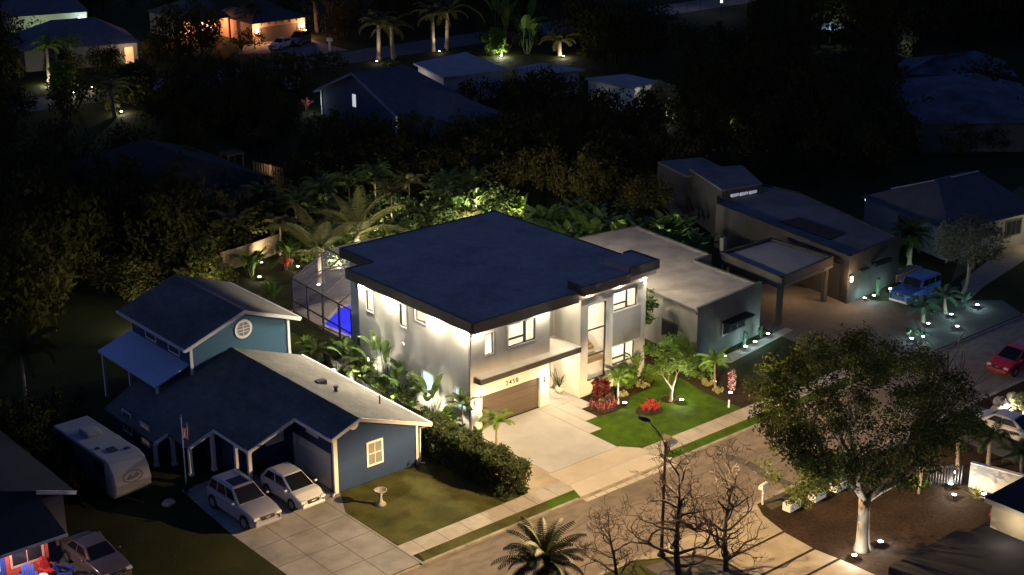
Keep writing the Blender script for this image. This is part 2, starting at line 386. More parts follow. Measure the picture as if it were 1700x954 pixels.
flat('mulch_bed', [(7.45, -3.42), (8.7, -3.56), (9.85, -3.43), (10.4, -3.08), (11.0, -2.58), (11.9, -2.43), (13.3, -2.33), (14.3, -1.68), (15.12, -.4), (15.18, 3), (14.36, 3), (14.36, -.55), (8.5, -.55), (8.5, -1.9), (7.45, -1.9)], .009, M_mulch)
flat('mulch_bed', [(15.28, -8.38), (15.28, -6.9), (15.38, -4.8), (15.78, -3.2), (15.95, -2.0), (15.95, 6), (18.5, 6), (18.5, -2), (19, -8.38)], .008, M_mulch)
mb = MB()
for cx, cy_, rx, ry in ((10.55, -4.85, .95, .8), (12.75, -4.5, .62, .55)):
    mb.prism([(cx + rx * (1 + .06 * math.sin(5 * t)) * math.cos(t), cy_ + ry * math.sin(t)) for t in [i * math.pi / 9 for i in range(18)]], 0, .03)
struct('mulch_bed', mb, M_mulch)
flat('gravel_bed', [(-1.55, -5.0), (-.15, -5.6), (-.12, 0), (-.02, 0), (-.02, 11.9), (1.9, 11.9), (1.9, 15), (-1.4, 15), (-1.65, 6)], .007, M_sand)
flat('driveway', [(-10.68, -1.5), (-11.75, -3.6), (-11.75, -10.56), (-18.3, -10.56), (-17.75, -7.1), (-17.75, -1.8), (-17.3, 4.6), (-10.9, 4.6), (-10.9, -1.5)], .005, M_slab)
flat('driveway', [(-31, -9), (-24.2, -10.5), (-23.6, -1), (-22.9, 3.2), (-27, 3.2), (-31, 2)], .005, mat('left_drive', (.16, .15, .15), .9, (.12, .115, .115), .6, 6))
# over the road
flat('driveway', [(-3.3, -17.56), (6.1, -17.56), (5.4, -18.6), (4.85, -20.45), (.2, -20.45), (-.4, -19.3), (-1.6, -18.5)], .005, M_oppslab)
flat('driveway', [(4.8, -20.62), (4.62, -22.65), (.05, -22.65), (.15, -20.62)], .005, M_oppslab)
flat('driveway', [(4.6, -22.83), (4.75, -24.15), (-.1, -24.15), (.04, -22.83)], .005, M_oppslab)
flat('driveway', [(4.78, -24.33), (5.0, -29), (-.2, -29), (-.12, -24.33)], .005, M_oppslab)
flat('lawn', [(-60, -17.56), (-3.5, -17.56), (-1.8, -18.6), (-3.8, -19.8), (-5.5, -24), (-60, -24)], .005, M_grass_old)
flat('pavement', [(-3.4, -18.3), (-1.6, -18.75), (-.7, -19.4), (-.05, -20.6), (-.1, -22.7), (-.3, -24.5), (-5.2, -24.5), (-3.6, -20.2)], .008, mat('grey_ground', (.115, .11, .10), .9, (.085, .08, .075), .8, 7))  # flat dark grey area beside the opposite driveway
flat('driveway', [(15.5, -17.56), (20, -17.56), (27, -17.56), (27, -27), (21.5, -27), (21.8, -19)], .006, M_asphalt_far)
flat('verge', [(6.6, -17.56), (15.3, -17.56), (15.6, -18.4), (6.2, -18.5)], .006, mat('thin_verge', (.06, .055, .03), 1, (.09, .08, .045), 3, 8))
# in front of the flat-roofed houses
flat('pavement', [(19.5, -1.9), (20.4, -2.9), (28.4, -1.7), (28.4, -1.0), (24.5, -1.45)], .02, mat('pale_slab', (.34, .30, .26), .9, (.26, .23, .2), 2, 6))
flat('driveway', [(26.0, -10.56), (44, -10.56), (45.5, -7.9), (38.2, -2.0), (35.4, 6.2), (28.3, 6.2), (27.0, -1)], .006, mat('pavers', (.115, .105, .095), .9, (.08, .073, .066), 1.2, 8, .4, 12))
flat('path', [(42.5, -6.6), (47.2, -5.2), (56, -3.6), (64, -1.0), (64, .8), (55.5, -1.2), (46.8, -3.4)], .006, mat('sand_path', (.30, .25, .18), .95, (.23, .19, .14), 1.2, 6))
flat('lawn', [(46, -3), (55, -.8), (75, 3.5), (75, 9), (58, 3.4)], .005, mat('side_lawn', (.05, .058, .016), .95, (.075, .075, .024), .8, 10, .6, 18))
# far street
flat('driveway', [(52.5, 116.5), (57.5, 122.5), (66.8, 122), (66, 113), (66, 109), (58, 109), (58.5, 113.5), (55, 115)], .006, mat('far_drive', (.2, .165, .14), .9, (.16, .135, .12), .4, 5))

# ------------------------------------------------------------------ the lit two-storey house
H = thing('modern_house', 'large two-storey cream house with a dark flat roof and glowing windows', 'house')
fh = [(.85, 5.6, -.01, 2.12), (1.11, 1.78, 4.72, 6.12), (2.98, 5.17, 4.76, 6.22)]
mb = MB().wall(FY(0), 0, 6.38, 0, 6.86, fh)
mb.wall(lambda u, v, d: (u, -.55 + d, v), 8.5, 14.35, 0, 7.2, [(9.14, 10.74, .97, 6.18), (11.38, 13.5, 5.22, 6.5), (11.33, 13.38, 1.5, 2.8)])
lh = [(10.12, 10.82, 4.9, 6.4), (6.5, 7.15, 4.9, 6.4), (4.4, 5.5, 5.75, 6.55), (3.76, 4.92, 1.12, 2.5), (.5, 1.6, 1.2, 2.46)]
mb.wall(lambda u, v, d: (0 + d, u, v), .2, 11.7, 0, 6.86, lh)
mb.wall(FX(2.0), 11.9, 15.6, 0, 6.86, [(14.45, 14.95, 4.9, 6.2)])
mb.box(.2, 2.0, 11.7, 11.9, 0, 6.86)                                   # return wall at the notch
mb.box(2.2, 14.15, 15.4, 15.6, 0, 6.86)                                # back
mb.box(14.15, 14.35, -.35, 1.25, 0, 7.2); mb.box(14.15, 14.35, 1.25, 15.6, 0, 6.86)                              # right side
mb.wall(FX(8.5), -.35, 1.25, 0, 7.2, []); mb.wall(FX(8.5), 1.25, 1.95, 0, 6.86, [])                               # tower side inside the recess
mb.wall(FY(1.95), 6.38, 8.5, 0, 3.2, [(6.62, 8.12, .02, 2.75)]); mb.wall(FY(1.96), 6.38, 8.5, 3.6, 6.86, [(6.72, 7.92, 3.66, 6.0)])
mb.box(6.18, 6.36, .2, 1.95, 0, 6.86)                                   # recess left cheek
hw = mb.build('wall', M_stucco, H)
mb = MB().box(11.36, 13.9, -.57, -.548, 2.86, 5.15); mb.build('wall_panel', M_stucco_dark, H)
# floors, ceilings and partitions inside
mb = MB()
for x0, x1, y0, y1 in ((.2, 6.18, .2, 11.7), (11.0, 14.15, -.35, 8)): mb.box(x0, x1, y0, y1, 3.22, 3.58)
for x0, x1, y0, y1 in ((.2, 6.16, .2, 11.68), (8.7, 14.15, -.35, 8)): mb.box(x0, x1, y0, y1, 6.70, 6.80)
mb.box(.2, 8.4, 5.9, 6.0, 3.58, 6.70); mb.box(6.0, 6.17, 2, 11.7, 3.58, 6.7); mb.box(10.95, 11.05, -.35, 8, 0, 6.7); mb.box(8.7, 14.15, 7.9, 8.0, 0, 6.7)
mb.box(2.6, 2.7, .2, 11.7, 0, 3.2); mb.box(.2, 2.6, 2.6, 2.7, 0, 3.2); mb.box(.2, 2.6, 7.6, 7.7, 0, 3.2); mb.box(2.7, 6.1, 5.8, 5.9, 0, 3.2)
mb.box(6.4, 8.5, 4.2, 4.3, 0, 6.7); mb.box(.2, 2.6, 9.0, 9.1, 3.58, 6.7)
mb.build('inner_wall', M_inner, H)
# stair seen through the tall window
mb = MB()
for i in range(9): mb.box(9.75, 10.93, .75 + i * .27, .75 + (i + 1) * .27, 2.45 + i * .19, 2.62 + i * .19)
st = mb.build('stair', mat('stair_wood', (.46, .30, .12), .5), H)
MB().box(8.72, 10.93, -.2, .74, 2.0, 2.25).build('landing', mat('landing_wood', (.36, .28, .15), .6), st)

def window(parent, P, u0, u1, v0, v1, bars=(), frame=M_bronze, fw=.06, trim=M_trim, glass=M_glass, tr=.07, sill=True):
    """frame set back in the opening, white reveal trim proud of the wall, panes"""
    f = MB()
    def bar(a, b, c, d, d0, d1):
        q = [P(u, v, dd) for dd in (d0, d1) for u, v in ((a, c), (b, c), (b, d), (a, d))]
        f.add(q, [(0,1,2,3),(7,6,5,4),(0,4,5,1),(1,5,6,2),(2,6,7,3),(3,7,4,0)])
    e = .003
    for a, b, c, d in ((u0+e, u0+fw, v0+e, v1-e), (u1-fw, u1-e, v0+e, v1-e), (u0+fw, u1-fw, v0+e, v0+fw), (u0+fw, u1-fw, v1-fw, v1-e)): bar(a, b, c, d, .05, .12)
    for a, b, c, d in bars: bar(a, b, c, d, .045, .125)
    w_ = f.build('window', frame, parent)
    if trim:
        f = MB(); t = tr
        for a, b, c, d in ((u0-t, u0, v0-t, v1+t), (u1, u1+t, v0-t, v1+t), (u0, u1, v0-t, v0), (u0, u1, v1, v1+t)): bar(a, b, c, d, -.025, .0)
        f.build('trim', trim, w_)
    g_ = MB().quad(P(u0+fw, v0+fw, .085), P(u1-fw, v0+fw, .085), P(u1-fw, v1-fw, .085), P(u0+fw, v1-fw, .085)); g_.build('pane', glass, w_)
    return w_
PF = FY(0); PT = FY(-.55); PL = lambda u, v, d: (d, u, v)
window(H, PF, *fh[1])
window(H, PF, *fh[2], bars=[(4.24, 4.36, 4.8, 6.2), (3.04, 4.24, 5.2, 5.31)])
window(H, PT, 9.14, 10.74, .97, 6.18, bars=[(9.2, 10.68, 4.40, 4.48), (9.2, 10.68, 2.66, 2.74)])
window(H, PT, 11.38, 13.5, 5.22, 6.5, bars=[(12.55, 12.66, 5.26, 6.46), (11.44, 12.55, 5.62, 5.72)])
window(H, PT, 11.33, 13.38, 1.5, 2.8, bars=[(12.5, 12.61, 1.54, 2.76), (11.39, 12.5, 1.88, 1.98)])
M_frost = emit('frosted_lit_glass', (.62, .86, .90), 1.15)
for i, h_ in enumerate(lh): window(H, PL, *h_, frame=M_trim if i > 2 else M_bronze, glass=M_frost if i > 2 else M_glass)
window(H, lambda u, v, d: (2.0 + d, u, v), 14.45, 14.95, 4.9, 6.2, glass=clear_mat('dark_glass', (.2, .2, .2), .3, .05))
window(H, FY(1.96), 6.72, 7.92, 3.66, 6.0, trim=M_trim)
dr = window(H, FY(1.95), 6.62, 8.12, .02, 2.75, bars=[(7.32, 7.42, .06, 2.7)], fw=.1, trim=M_bronze); dr.name = 'door'
# garage door: panel with pressed sections
gd = MB()
for i in range(4): gd.box(.86, 5.59, .14, .20, .012 + i * .527, .012 + i * .527 + .515)
gd.box(.86, 5.59, .165, .22, .012, 2.11)
gd.build('garage_door', M_brown, H)
mb = MB()
for a, b, c, d in ((.72, .85, 0, 2.22), (5.6, 5.73, 0, 2.22), (.72, 5.73, 2.12, 2.22)): mb.box(a, b, -.022, .0, c, d)
mb.build('door_trim', M_stucco, H)
# canopy over the garage, balcony floor on top
mb = MB().box(.2, 8.48, -.68, 0, 3.22, 3.56); mb.box(6.38, 8.48, 0, 1.95, 3.22, 3.56); cp = mb.build('canopy', M_fascia, H)
mb = MB().box(.24, 8.48, -.64, -.003, 3.56, 3.61); mb.box(6.385, 8.48, -.003, 1.95, 3.56, 3.61); mb.build('canopy_top', M_stucco, cp)
# roof slab with its edge
roof = [(-.35, -.78), (14.0, -.78), (14.0, 1.5), (15.0, 2.4), (15.55, 2.6), (15.55, 16.4), (1.75, 16.4), (1.75, 12.55), (-.4, 12.55)]
mb = MB().prism(roof, 6.86, 7.36); rf = mb.build('roof', M_roofmain, H)
mb = MB()
def edge_strip(mb, a, b, z0, z1, out=.0, th=.14):
    a = Vector(a); b = Vector(b); d = (b - a).normalized(); nn = Vector((-d.y, d.x))
    mb.prism([tuple(a), tuple(b), tuple(b + nn * th), tuple(a + nn * th)], z0, z1)
edge_strip(mb, (-.353, -.783), (8.146, -.783), 6.70, 7.40)
mb.box(8.147, 8.287, -1.203, .35, 7.20, 7.82)
edge_strip(mb, (8.287, -1.203), (12.2, -1.203), 7.20, 7.82)
mb.box(12.2, 14.853, -1.203, -1.06, 7.60, 8.22)
mb.box(14.713, 14.853, -1.06, 1.453, 7.60, 8.22); mb.box(14.1, 14.713, 1.313, 1.453, 7.60, 8.22)
mb.box(15.413, 15.553, 2.61, 16.403, 6.72, 7.40)
mb.box(1.747, 15.41, 16.263, 16.403, 6.72, 7.40)
mb.box(1.747, 1.887, 12.553, 16.26, 6.72, 7.40)
mb.box(-.403, 1.744, 12.413, 12.553, 6.70, 7.40)
mb.box(-.403, -.263, -.64, 12.41, 6.70, 7.40)
mb.build('fascia', M_fascia, rf)
mb = MB().prism([(8.288, -1.06), (14.712, -1.06), (14.712, 1.31), (14.0, 1.31), (13.9, .35), (8.288, .35)], 7.26, 7.80); mb.prism([(12.25, -1.055), (14.71, -1.055), (14.71, 1.305), (12.25, 1.305)], 7.81, 8.16); mb.build('upper_deck', M_roofmain, rf)
mb = MB().prism([(-.26, -.64), (8.4, -.64), (8.4, 1.2), (15.4, 2.7), (15.4, 16.26), (1.9, 16.26), (1.9, 12.41), (-.26, 12.41)], 6.80, 6.855); mb.prism([(8.29, -1.05), (14.7, -1.05), (14.7, 1.3), (8.29, 1.3)], 7.205, 7.255)
mb.build('soffit', mat('soffit_white', (.62, .6, .55), .8), rf)
# rainwater pipes and wall fixtures
mb = MB().tube([(-.05, -.06, 6.8), (-.05, -.06, .1)], .055, 8); mb.build('downpipe', M_trim, H)
mb = MB().box(-.03, .0, .02, .16, 0, 6.8); mb.build('corner_trim', mat('corner_dark', (.10, .08, .07), .6), H)
mb = MB().tube([(.0, 6.81, 3.72), (-.12, 6.81, 3.72)], .13, 14); mb.build('vent_cap', M_trim, H)
mb = MB().tube([(-.33, -.5, 6.66), (-.36, -.62, 6.60), (-.45, -.66, 6.58)], .06, 10); mb.build('security_camera', M_white, H)
# house number
fd = bpy.data.curves.new('house_number', 'FONT'); fd.body = '2450'; fd.size = .44; fd.extrude = .012; fd.align_x = 'CENTER'; fd.align_y = 'CENTER'; fd.space_character = 1.25
fd.materials.append(M_black)
fo = bpy.data.objects.new('number_curve', fd); COL.objects.link(fo); bpy.context.view_layer.update()
me = bpy.data.meshes.new_from_object(fo.evaluated_get(bpy.context.evaluated_depsgraph_get())); me.name = 'house_number'
bpy.data.objects.remove(fo); me.materials.clear(); me.materials.append(M_black)
child('house_number', me, H, (3.27, -.014, 2.42), (R(90), 0, 0))
# soffit downlights round the house (disc + lamp); garage wall lanterns
M_lens = emit('downlight_lens', (1, .93, .8), 14)
def downlight(x, y, z=6.80, p=170, c=SOFT, out=None, gain=5):
    d = MB().lathe([(.09, -.012), (.09, 0)], (0, 0, 0), 12); o = child('downlight', d.mesh('downlight', M_lens), H, (x, y, z - .002))
    l_ = lamp('POINT', (0, 0, -.10), p, c, o, .07)
    if out: aim_out(l_, out, gain)
for y in (11.2, 8.0, 3.4, .5): downlight(-.19, y, p=DL * 6, out=(-1, 0, 0), gain=2.4)
for x in (.55, 5.75): downlight(x, -.34, p=DL * .7)
for x in (8.95, 11.6, 13.95): downlight(x, -.82, 7.2, p=DL * 1.1)
for y in (4.0, 7.5, 11.5): downlight(14.8, y, p=DL * 6.5, out=(1, 0, 0), gain=1.5)
for x in (5, 10): downlight(x, 15.95, p=DL * 6, out=(0, 1, 0), gain=2.6)
downlight(7.5, .6, p=DL * .35); downlight(7.45, .5, 3.216, DL * .45)
M_lantern = emit('lantern_glass', (1, .85, .6), 16)
for x in (.36, 6.02):
    mb = MB().box(x - .13, x + .13, -.14, -.02, 1.66, 2.02); o = mb.build('wall_lantern', M_bronze, H)
    MB().box(x - .10, x + .10, -.155, -.141, 1.70, 1.98).build('lantern_glass', M_lantern, o)
    lamp('POINT', (x, -.36, 2.06), 65, WARM, o, .08); lamp('POINT', (x, -.30, 1.5), 28, WARM, o, .08)
mb = MB().box(-.09, -.02, 10.6, 10.76, 1.35, 1.6); o = mb.build('wall_lantern', M_bronze, H); MB().box(-.104, -.091, 10.62, 10.74, 1.38, 1.57).build('lantern_glass', M_lantern, o)
# rooms: one ceiling lamp each
def roomlamp(x, y, z, p, c=SOFT):
    d = MB().lathe([(.16, -.03), (.16, 0)], (0, 0, 0), 14); o = child('ceiling_lamp', d.mesh('ceiling_lamp', M_lens), H, (x, y, z))
    lamp('POINT', (0, 0, -.2), p, c, o, .12)
roomlamp(3.1, 2.8, 6.69, RL); roomlamp(1.4, 7.6, 6.69, RL * .7); roomlamp(1.4, 10.4, 6.69, RL * .7)
roomlamp(9.6, 3.2, 6.69, RL * .55); roomlamp(12.6, 2.6, 6.69, RL * .9); roomlamp(12.6, 2.6, 3.2, RL * .9)
roomlamp(7.5, 3.2, 6.69, RL * .5); roomlamp(7.4, 3.2, 3.1, RL * .4)
# ------------------------------------------------------------------ pool, screen cage, fences
mb = MB().prism([(2.3, 15.62), (11, 14.45), (11, 25.2), (3.0, 25.2)], -.02, .02); struct('pool_deck', mb, mat('pool_deck_stone', (.36, .31, .25), .8, (.29, .25, .2), 1.5, 6))
P_ = thing('swimming_pool', 'glowing blue swimming pool inside the screen enclosure behind the house', 'pool')
pool = [(3.3, 16.4), (9, 16.4), (9, 23.4), (6.0, 23.2), (3.15, 21.1)]
mb = MB().prism(pool, .024, .060); mb.build('water', emit('pool_lit_water', (.025, .028, .95), .95), P_)
mb = MB()
for a, b in zip(pool, pool[1:] + pool[:1]): mb.beam((*a, .05), (*b, .05), .3, .1)
mb.build('coping', mat('coping', (.50, .46, .40), .8), P_)
lamp('POINT', (5.6, 19.4, .6), 60, (.10, .12, 1), P_, .6)
CG = thing('screen_enclosure', 'dark mesh pool enclosure with a pitched frame at the back left of the lit house', 'enclosure')
M_cage = mat('cage_frame', (.045, .04, .04), .4); M_screen = clear_mat('insect_screen', (.92, .92, .95), .72, .9, (.15, .14, .17))
e0, e1, zE, zR = (2.3, 14.6), (2.95, 24.6), 2.75, 4.3
def ex(y): return 2.3 + (y - 14.6) * .065
mb = MB(); sc_ = MB(); ys = [14.6, 16.2, 17.9, 20.2, 22.4, 24.6]
for y in ys:
    x = ex(y); mb.beam((x, y, 0), (x, y, zE), .11); mb.beam((x, y, zE), (x + 3.2, y, zR), .09)
    mb.beam((x + 3.2, y, zR), (10.5, y, zR), .09) if y > 16.5 else None
for z in (.12, 1.0, zE): mb.beam((ex(14.6), 14.6, z), (ex(24.6), 24.6, z), .09)
mb.beam((ex(16.2) + 3.2, 16.2, zR), (ex(24.6) + 3.2, 24.6, zR), .1)
for x in (5.6, 8.2, 10.6): mb.beam((x, 24.6, 0), (x, 24.6, zE if x < 4 else zR), .08)
mb.beam((2.95, 24.6, 1.0), (10.6, 24.6, 1.0), .08); mb.beam((2.95, 24.6, zE), (10.6, 24.6, zE), .08)
mb.build('frame', M_cage, CG)
sc_.quad((ex(14.6), 14.6, .1), (ex(24.6), 24.6, .1), (ex(24.6), 24.6, zE), (ex(14.6), 14.6, zE))
sc_.quad((ex(14.6), 14.6, zE), (ex(24.6), 24.6, zE), (ex(24.6)+3.2, 24.6, zR), (ex(14.6)+3.2, 14.6, zR))
sc_.quad((5.6, 16.5, zR), (6.15, 24.6, zR), (10.6, 24.6, zR), (10.6, 16.5, zR))
sc_.add([(2.95, 24.62, .1), (10.6, 24.62, .1), (10.6, 24.62, zR), (6.15, 24.62, zR), (2.95, 24.62, zE)], [(0, 1, 2, 3, 4)])
sc_.build('screen', M_screen, CG)

def picket(name, label, pts, h, m, step=.16, pw=.05, gap=0.0, group=None, post=2.4):
    T = thing(name, label, 'fence', (pts[0][0], pts[0][1], 0), group=group); a0 = Vector((pts[0][0], pts[0][1], 0))
    mb = MB()
    for (ax, ay), (bx, by) in zip(pts, pts[1:]):
        a = Vector((ax, ay, 0)) - a0; b = Vector((bx, by, 0)) - a0; L = (b - a).length; d = (b - a) / L
        for z in (.22, h - .12): mb.beam(a + Vector((0,0,z)), b + Vector((0,0,z)), .05)
        k = int(L / step)
        for i in range(k): q = a + d * (i + .5) * step; mb.beam(q + Vector((0,0,.05)), q + Vector((0,0,h)), pw, pw * .5 if pw > .08 else pw)
        for i in range(int(L / post) + 1):
            q = a + d * min(L, i * post); MB().beam(q, q + Vector((0,0,h + .08)), .09).build('post', m, T)
    mb.build('pickets', m, T)
    return T
picket('picket_fence', 'black picket fence between the blue house and the lit white side wall', [(-1.62, -5.2), (-1.85, 0), (-2.05, 6.3), (-1.6, 10), (-1.15, 14.5)], 1.1, M_black)
M_wood = mat('fence_wood', (.12, .09, .055), .9, (.075, .056, .034), 3, 5, stretch=(1, 1, .2))
picket('wooden_fence', 'wooden board fence lit from below along the back garden behind the pool', [(2.0, 36.0), (6.4, 36.6), (12.5, 38.2)], 1.7, M_wood, .17, .15, group=None)
picket('wooden_fence', 'short wooden gate fence glowing between the lit house and the grey flat roof', [(14.6, 3.6), (18.5, 3.6)], 1.6, M_wood, .2, .17)

# ------------------------------------------------------------------ the blue house next door
B = thing('blue_house', 'blue house with stepped gabled roofs and white trim beside the lit house', 'house')
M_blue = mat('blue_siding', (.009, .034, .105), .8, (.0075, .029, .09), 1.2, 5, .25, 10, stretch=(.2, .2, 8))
M_shing = shingle_mat('grey_shingles', (.19, .178, .16), (.15, .14, .128))
M_btrim = mat('blue_house_trim', (.62, .61, .58), .6)
XR, ZR, K = -9.6, 4.5, .38
zl_ = lambda x, y: ZR + K * (x - XR)
zr_ = lambda x, y: ZR - .36 * (x - XR)
out = [(XR, -2.1), (-11.5, -2.1), (-11.5, 1.6), (-14.55, 1.7), (-14.55, 5.45), (-16.2, 5.5), (-16.2, 7.95), (-17.1, 8.0), (-17.1, 14.3), (-13.5, 15.2), (XR, 12.4)]
mb = MB().prism(out, lambda x, y: zl_(x, y) - .16, zl_); mb.prism([(XR, -2.1), (-4.65, -2.1), (-4.65, 11.6), (XR, 11.6)], lambda x, y: zr_(x, y) - .16, zr_)
rf = mb.build('roof', M_shing, B)
def rake(a, b, w_=.20, t=.06, o=(0, -1)):
    """white board along a roof edge from plan point a to b"""
    za = (zl_ if a[0] <= XR else zr_)(*a); zb = (zl_ if b[0] <= XR else zr_)(*b)
    ox, oy = o[0] * t, o[1] * t
    vs = [(a[0], a[1], za - w_), (b[0], b[1], zb - w_), (b[0], b[1], zb + .015), (a[0], a[1], za + .015)]
    vs += [(x + ox, y + oy, z) for x, y, z in vs]
    MB().add(vs, [(3,2,1,0),(4,5,6,7),(0,1,5,4),(1,2,6,5),(2,3,7,6),(3,0,4,7)]).build('roof_trim', M_btrim, rf)
rake((XR, -2.102), (-11.5, -2.102)); rake((XR, -2.102), (-4.65, -2.102)); rake((-11.51, 1.6), (-14.55, 1.695)); rake((-14.56, 5.45), (-16.2, 5.495)); rake((-16.21, 7.94), (-17.1, 7.99))
rake((-4.648, -2.1), (-4.648, 11.6), .18, .1, (1, 0)); rake((-11.502, -2.1), (-11.502, 1.6), .16, .08, (-1, 0))
rake((-14.552, 1.7), (-14.552, 5.4), .14, .06, (-1, 0))
MB().lathe([(.11, 0), (.11, .3), (.15, .32), (.15, .42)], (-7.6, 3.2, zr_(-7.6, 0) - .05), 10).build('roof_vent', M_black, rf)
MB().lathe([(.05, 0), (.05, .55)], (-5.9, 1.2, zr_(-5.9, 0)), 8).build('vent_pipe', M_black, rf)
MB().box(-7.9, -7.3, 4.6, 5.0, zr_(-7.6, 0) - .1, zr_(-7.6, 0) + .2).build('roof_vent', M_black, rf)
# walls
mb = MB()
mb.prismY([(-10.8, 0), (-5.25, 0), (-5.25, zr_(-5.25, 0) - .17), (XR, ZR - .17), (-10.8, zl_(-10.8, 0) - .17)], -1.4, -1.2)
mb.box(-5.45, -5.25, -1.2, 11.5, 0, zr_(-5.25, 0) - .16)
mb.prism([(-10.8, -1.2), (-10.6, -1.2), (-10.6, 3.6), (-10.8, 3.6)], 0, zl_(-10.8, 0) - .17)
mb.prismY([(-13.9, 0), (-10.8, 0), (-10.8, zl_(-10.8, 0) - .17), (-13.9, zl_(-13.9, 0) - .17)], 3.6, 3.8)
mb.prismY([(-16.5, 0), (-13.8, 0), (-13.8, zl_(-13.8, 0) - .17), (-16.5, zl_(-16.5, 0) - .17)], 8.6, 8.8)
mb.prism([(-14.0, 3.8), (-13.8, 3.8), (-13.8, 8.6), (-14.0, 8.6)], 0, zl_(-14, 0) - .17)
mb.prism([(-16.7, 8.6), (-16.5, 8.6), (-16.5, 14.0), (-16.7, 14.0)], 0, zl_(-16.7, 0) - .17)
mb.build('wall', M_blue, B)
for x0, x1, y0, y1, z in ((-10.95, -10.72, -1.46, -1.38, 3.6), (-5.27, -5.12, -1.46, -1.38, 2.75), (-10.86, -10.802, -1.375, -1.1, 3.6)): MB().box(x0, x1, y0, y1, 0, z).build('corner_board', M_btrim, B)
mb = MB().tube([(-4.6, -2.0, 2.55), (-5.0, -1.5, 2.3), (-5.05, -1.5, .1), (-4.8, -1.65, .05)], .05, 8).build('downpipe', M_btrim, B); mb = MB().tube([(-11.45, -1.95, 3.6), (-11.0, -1.5, 3.3), (-11.0, -1.5, .1), (-11.3, -1.7, .05)], .05, 8)
mb.build('downpipe', M_btrim, B)
def wall_window(parent, P, u0, u1, v0, v1, nu=2, nv=2, glass=None, trim=M_btrim):
    """surface window: casing, sash bars, dark pane"""
    glass = glass or MATS['night_glass']
    f = MB()
    def bar(a, b, c, d, d0, d1):
        q = [P(u, v, dd) for dd in (d0, d1) for u, v in ((a, c), (b, c), (b, d), (a, d))]
        f.add(q, [(0,1,2,3),(7,6,5,4),(0,4,5,1),(1,5,6,2),(2,6,7,3),(3,7,4,0)])
    t = .12
    for a, b, c, d in ((u0-t, u0, v0-t, v1+t), (u1, u1+t, v0-t, v1+t), (u0, u1, v0-t, v0), (u0, u1, v1, v1+t)): bar(a, b, c, d, -.05, .0)
    for i in range(1, nu): u = u0 + (u1-u0) * i / nu; bar(u-.02, u+.02, v0, v1, -.035, .0)
    for i in range(1, nv): v = v0 + (v1-v0) * i / nv; bar(u0, u1, v-.025, v+.025, -.036, .0)
    w_ = f.build('window', trim, parent)
    MB().quad(P(u0, v0, -.015), P(u1, v0, -.015), P(u1, v1, -.015), P(u0, v1, -.015)).build('pane', glass, w_)
    return w_
mat('night_glass', (.02, .022, .028), .12); mat('blind_glass', (.20, .195, .185), .5, (.15, .147, .14), 1, 3, stretch=(.1, .1, 14))
wall_window(B, FY(-1.4), -8.62, -7.72, 1.05, 2.35, 2, 2, MATS['blind_glass'])
mb = MB().lathe([(.30, 0), (.30, .06)], (0, 0, 0), 20); o = mb.build('gable_vent', M_btrim, B); o.location = (-9.55, -1.4, 3.85); o.rotation_euler = (R(90), 0, 0)
wall_window(B, FX(-16.7), 9.3, 10.2, .8, 2.0, 2, 2, emit('dim_lit_blind', (.45, .30, .18), .10)); wall_window(B, FX(-16.7), 11.6, 12.5, .8, 2.0, 2, 2, MATS['night_glass'])
# garage door on the side of the front wing, shuttered window
mb = MB()
for i in range(4): mb.box(-10.86, -10.81, -.95, 2.9, .02 + i * .56, .02 + i * .56 + .55)
mb.build('garage_door', mat('garage_white', (.50, .50, .50), .6), B)
mb = MB().box(-10.835, -10.805, .3, 1.5, 2.75, 3.0); mb.build('gable_vent', M_btrim, B)
sh = MB()
for i in range(3): sh.box(-12.3, -11.1, 3.53, 3.595, 1.55 + i * .36, 1.55 + i * .36 + .33)
sh.build('shutter', M_btrim, B)
# porch posts
for x, y in ((-14.35, 1.95), (-14.3, 3.45), (-15.95, 5.85), (-16.05, 7.7), (-14.6, 5.6), (-16.9, 8.25)):
    z = zl_(x, y) - .17; mb = MB().box(x - .10, x + .10, y - .10, y + .10, .0, z); mb.box(x - .14, x + .14, y - .14, y + .14, 0, .16); mb.box(x - .14, x + .14, y - .14, y + .14, z - .2, z - .02)
    mb.build('post', M_btrim, B)
# two-storey gable behind
ZG, XG = 6.95, -8.9
gl = lambda x, y: ZG + .36 * (x - XG); gr = lambda x, y: ZG - .36 * (x - XG)
mb = MB().prism([(XG, 11.05), (-13.1, 11.05), (-13.1, 19.9), (XG, 19.9)], lambda x, y: gl(x, y) - .16, gl); mb.prism([(XG, 11.05), (-4.95, 11.05), (-4.95, 19.9), (XG, 19.9)], lambda x, y: gr(x, y) - .16, gr)
rf2 = mb.build('roof', M_shing, B)
mb = MB()
for a, b, f in (((XG, 11.048), (-13.1, 11.048), gl), ((XG, 11.048), (-4.95, 11.048), gr)):
    vs = [(a[0], a[1], f(*a) - .22), (b[0], b[1], f(*b) - .22), (b[0], b[1], f(*b) + .015), (a[0], a[1], f(*a) + .015)]; vs += [(x, y - .07, z) for x, y, z in vs]
    MB().add(vs, [(3,2,1,0),(4,5,6,7),(0,1,5,4),(1,2,6,5),(2,3,7,6),(3,0,4,7)]).build('roof_trim', M_btrim, rf2)

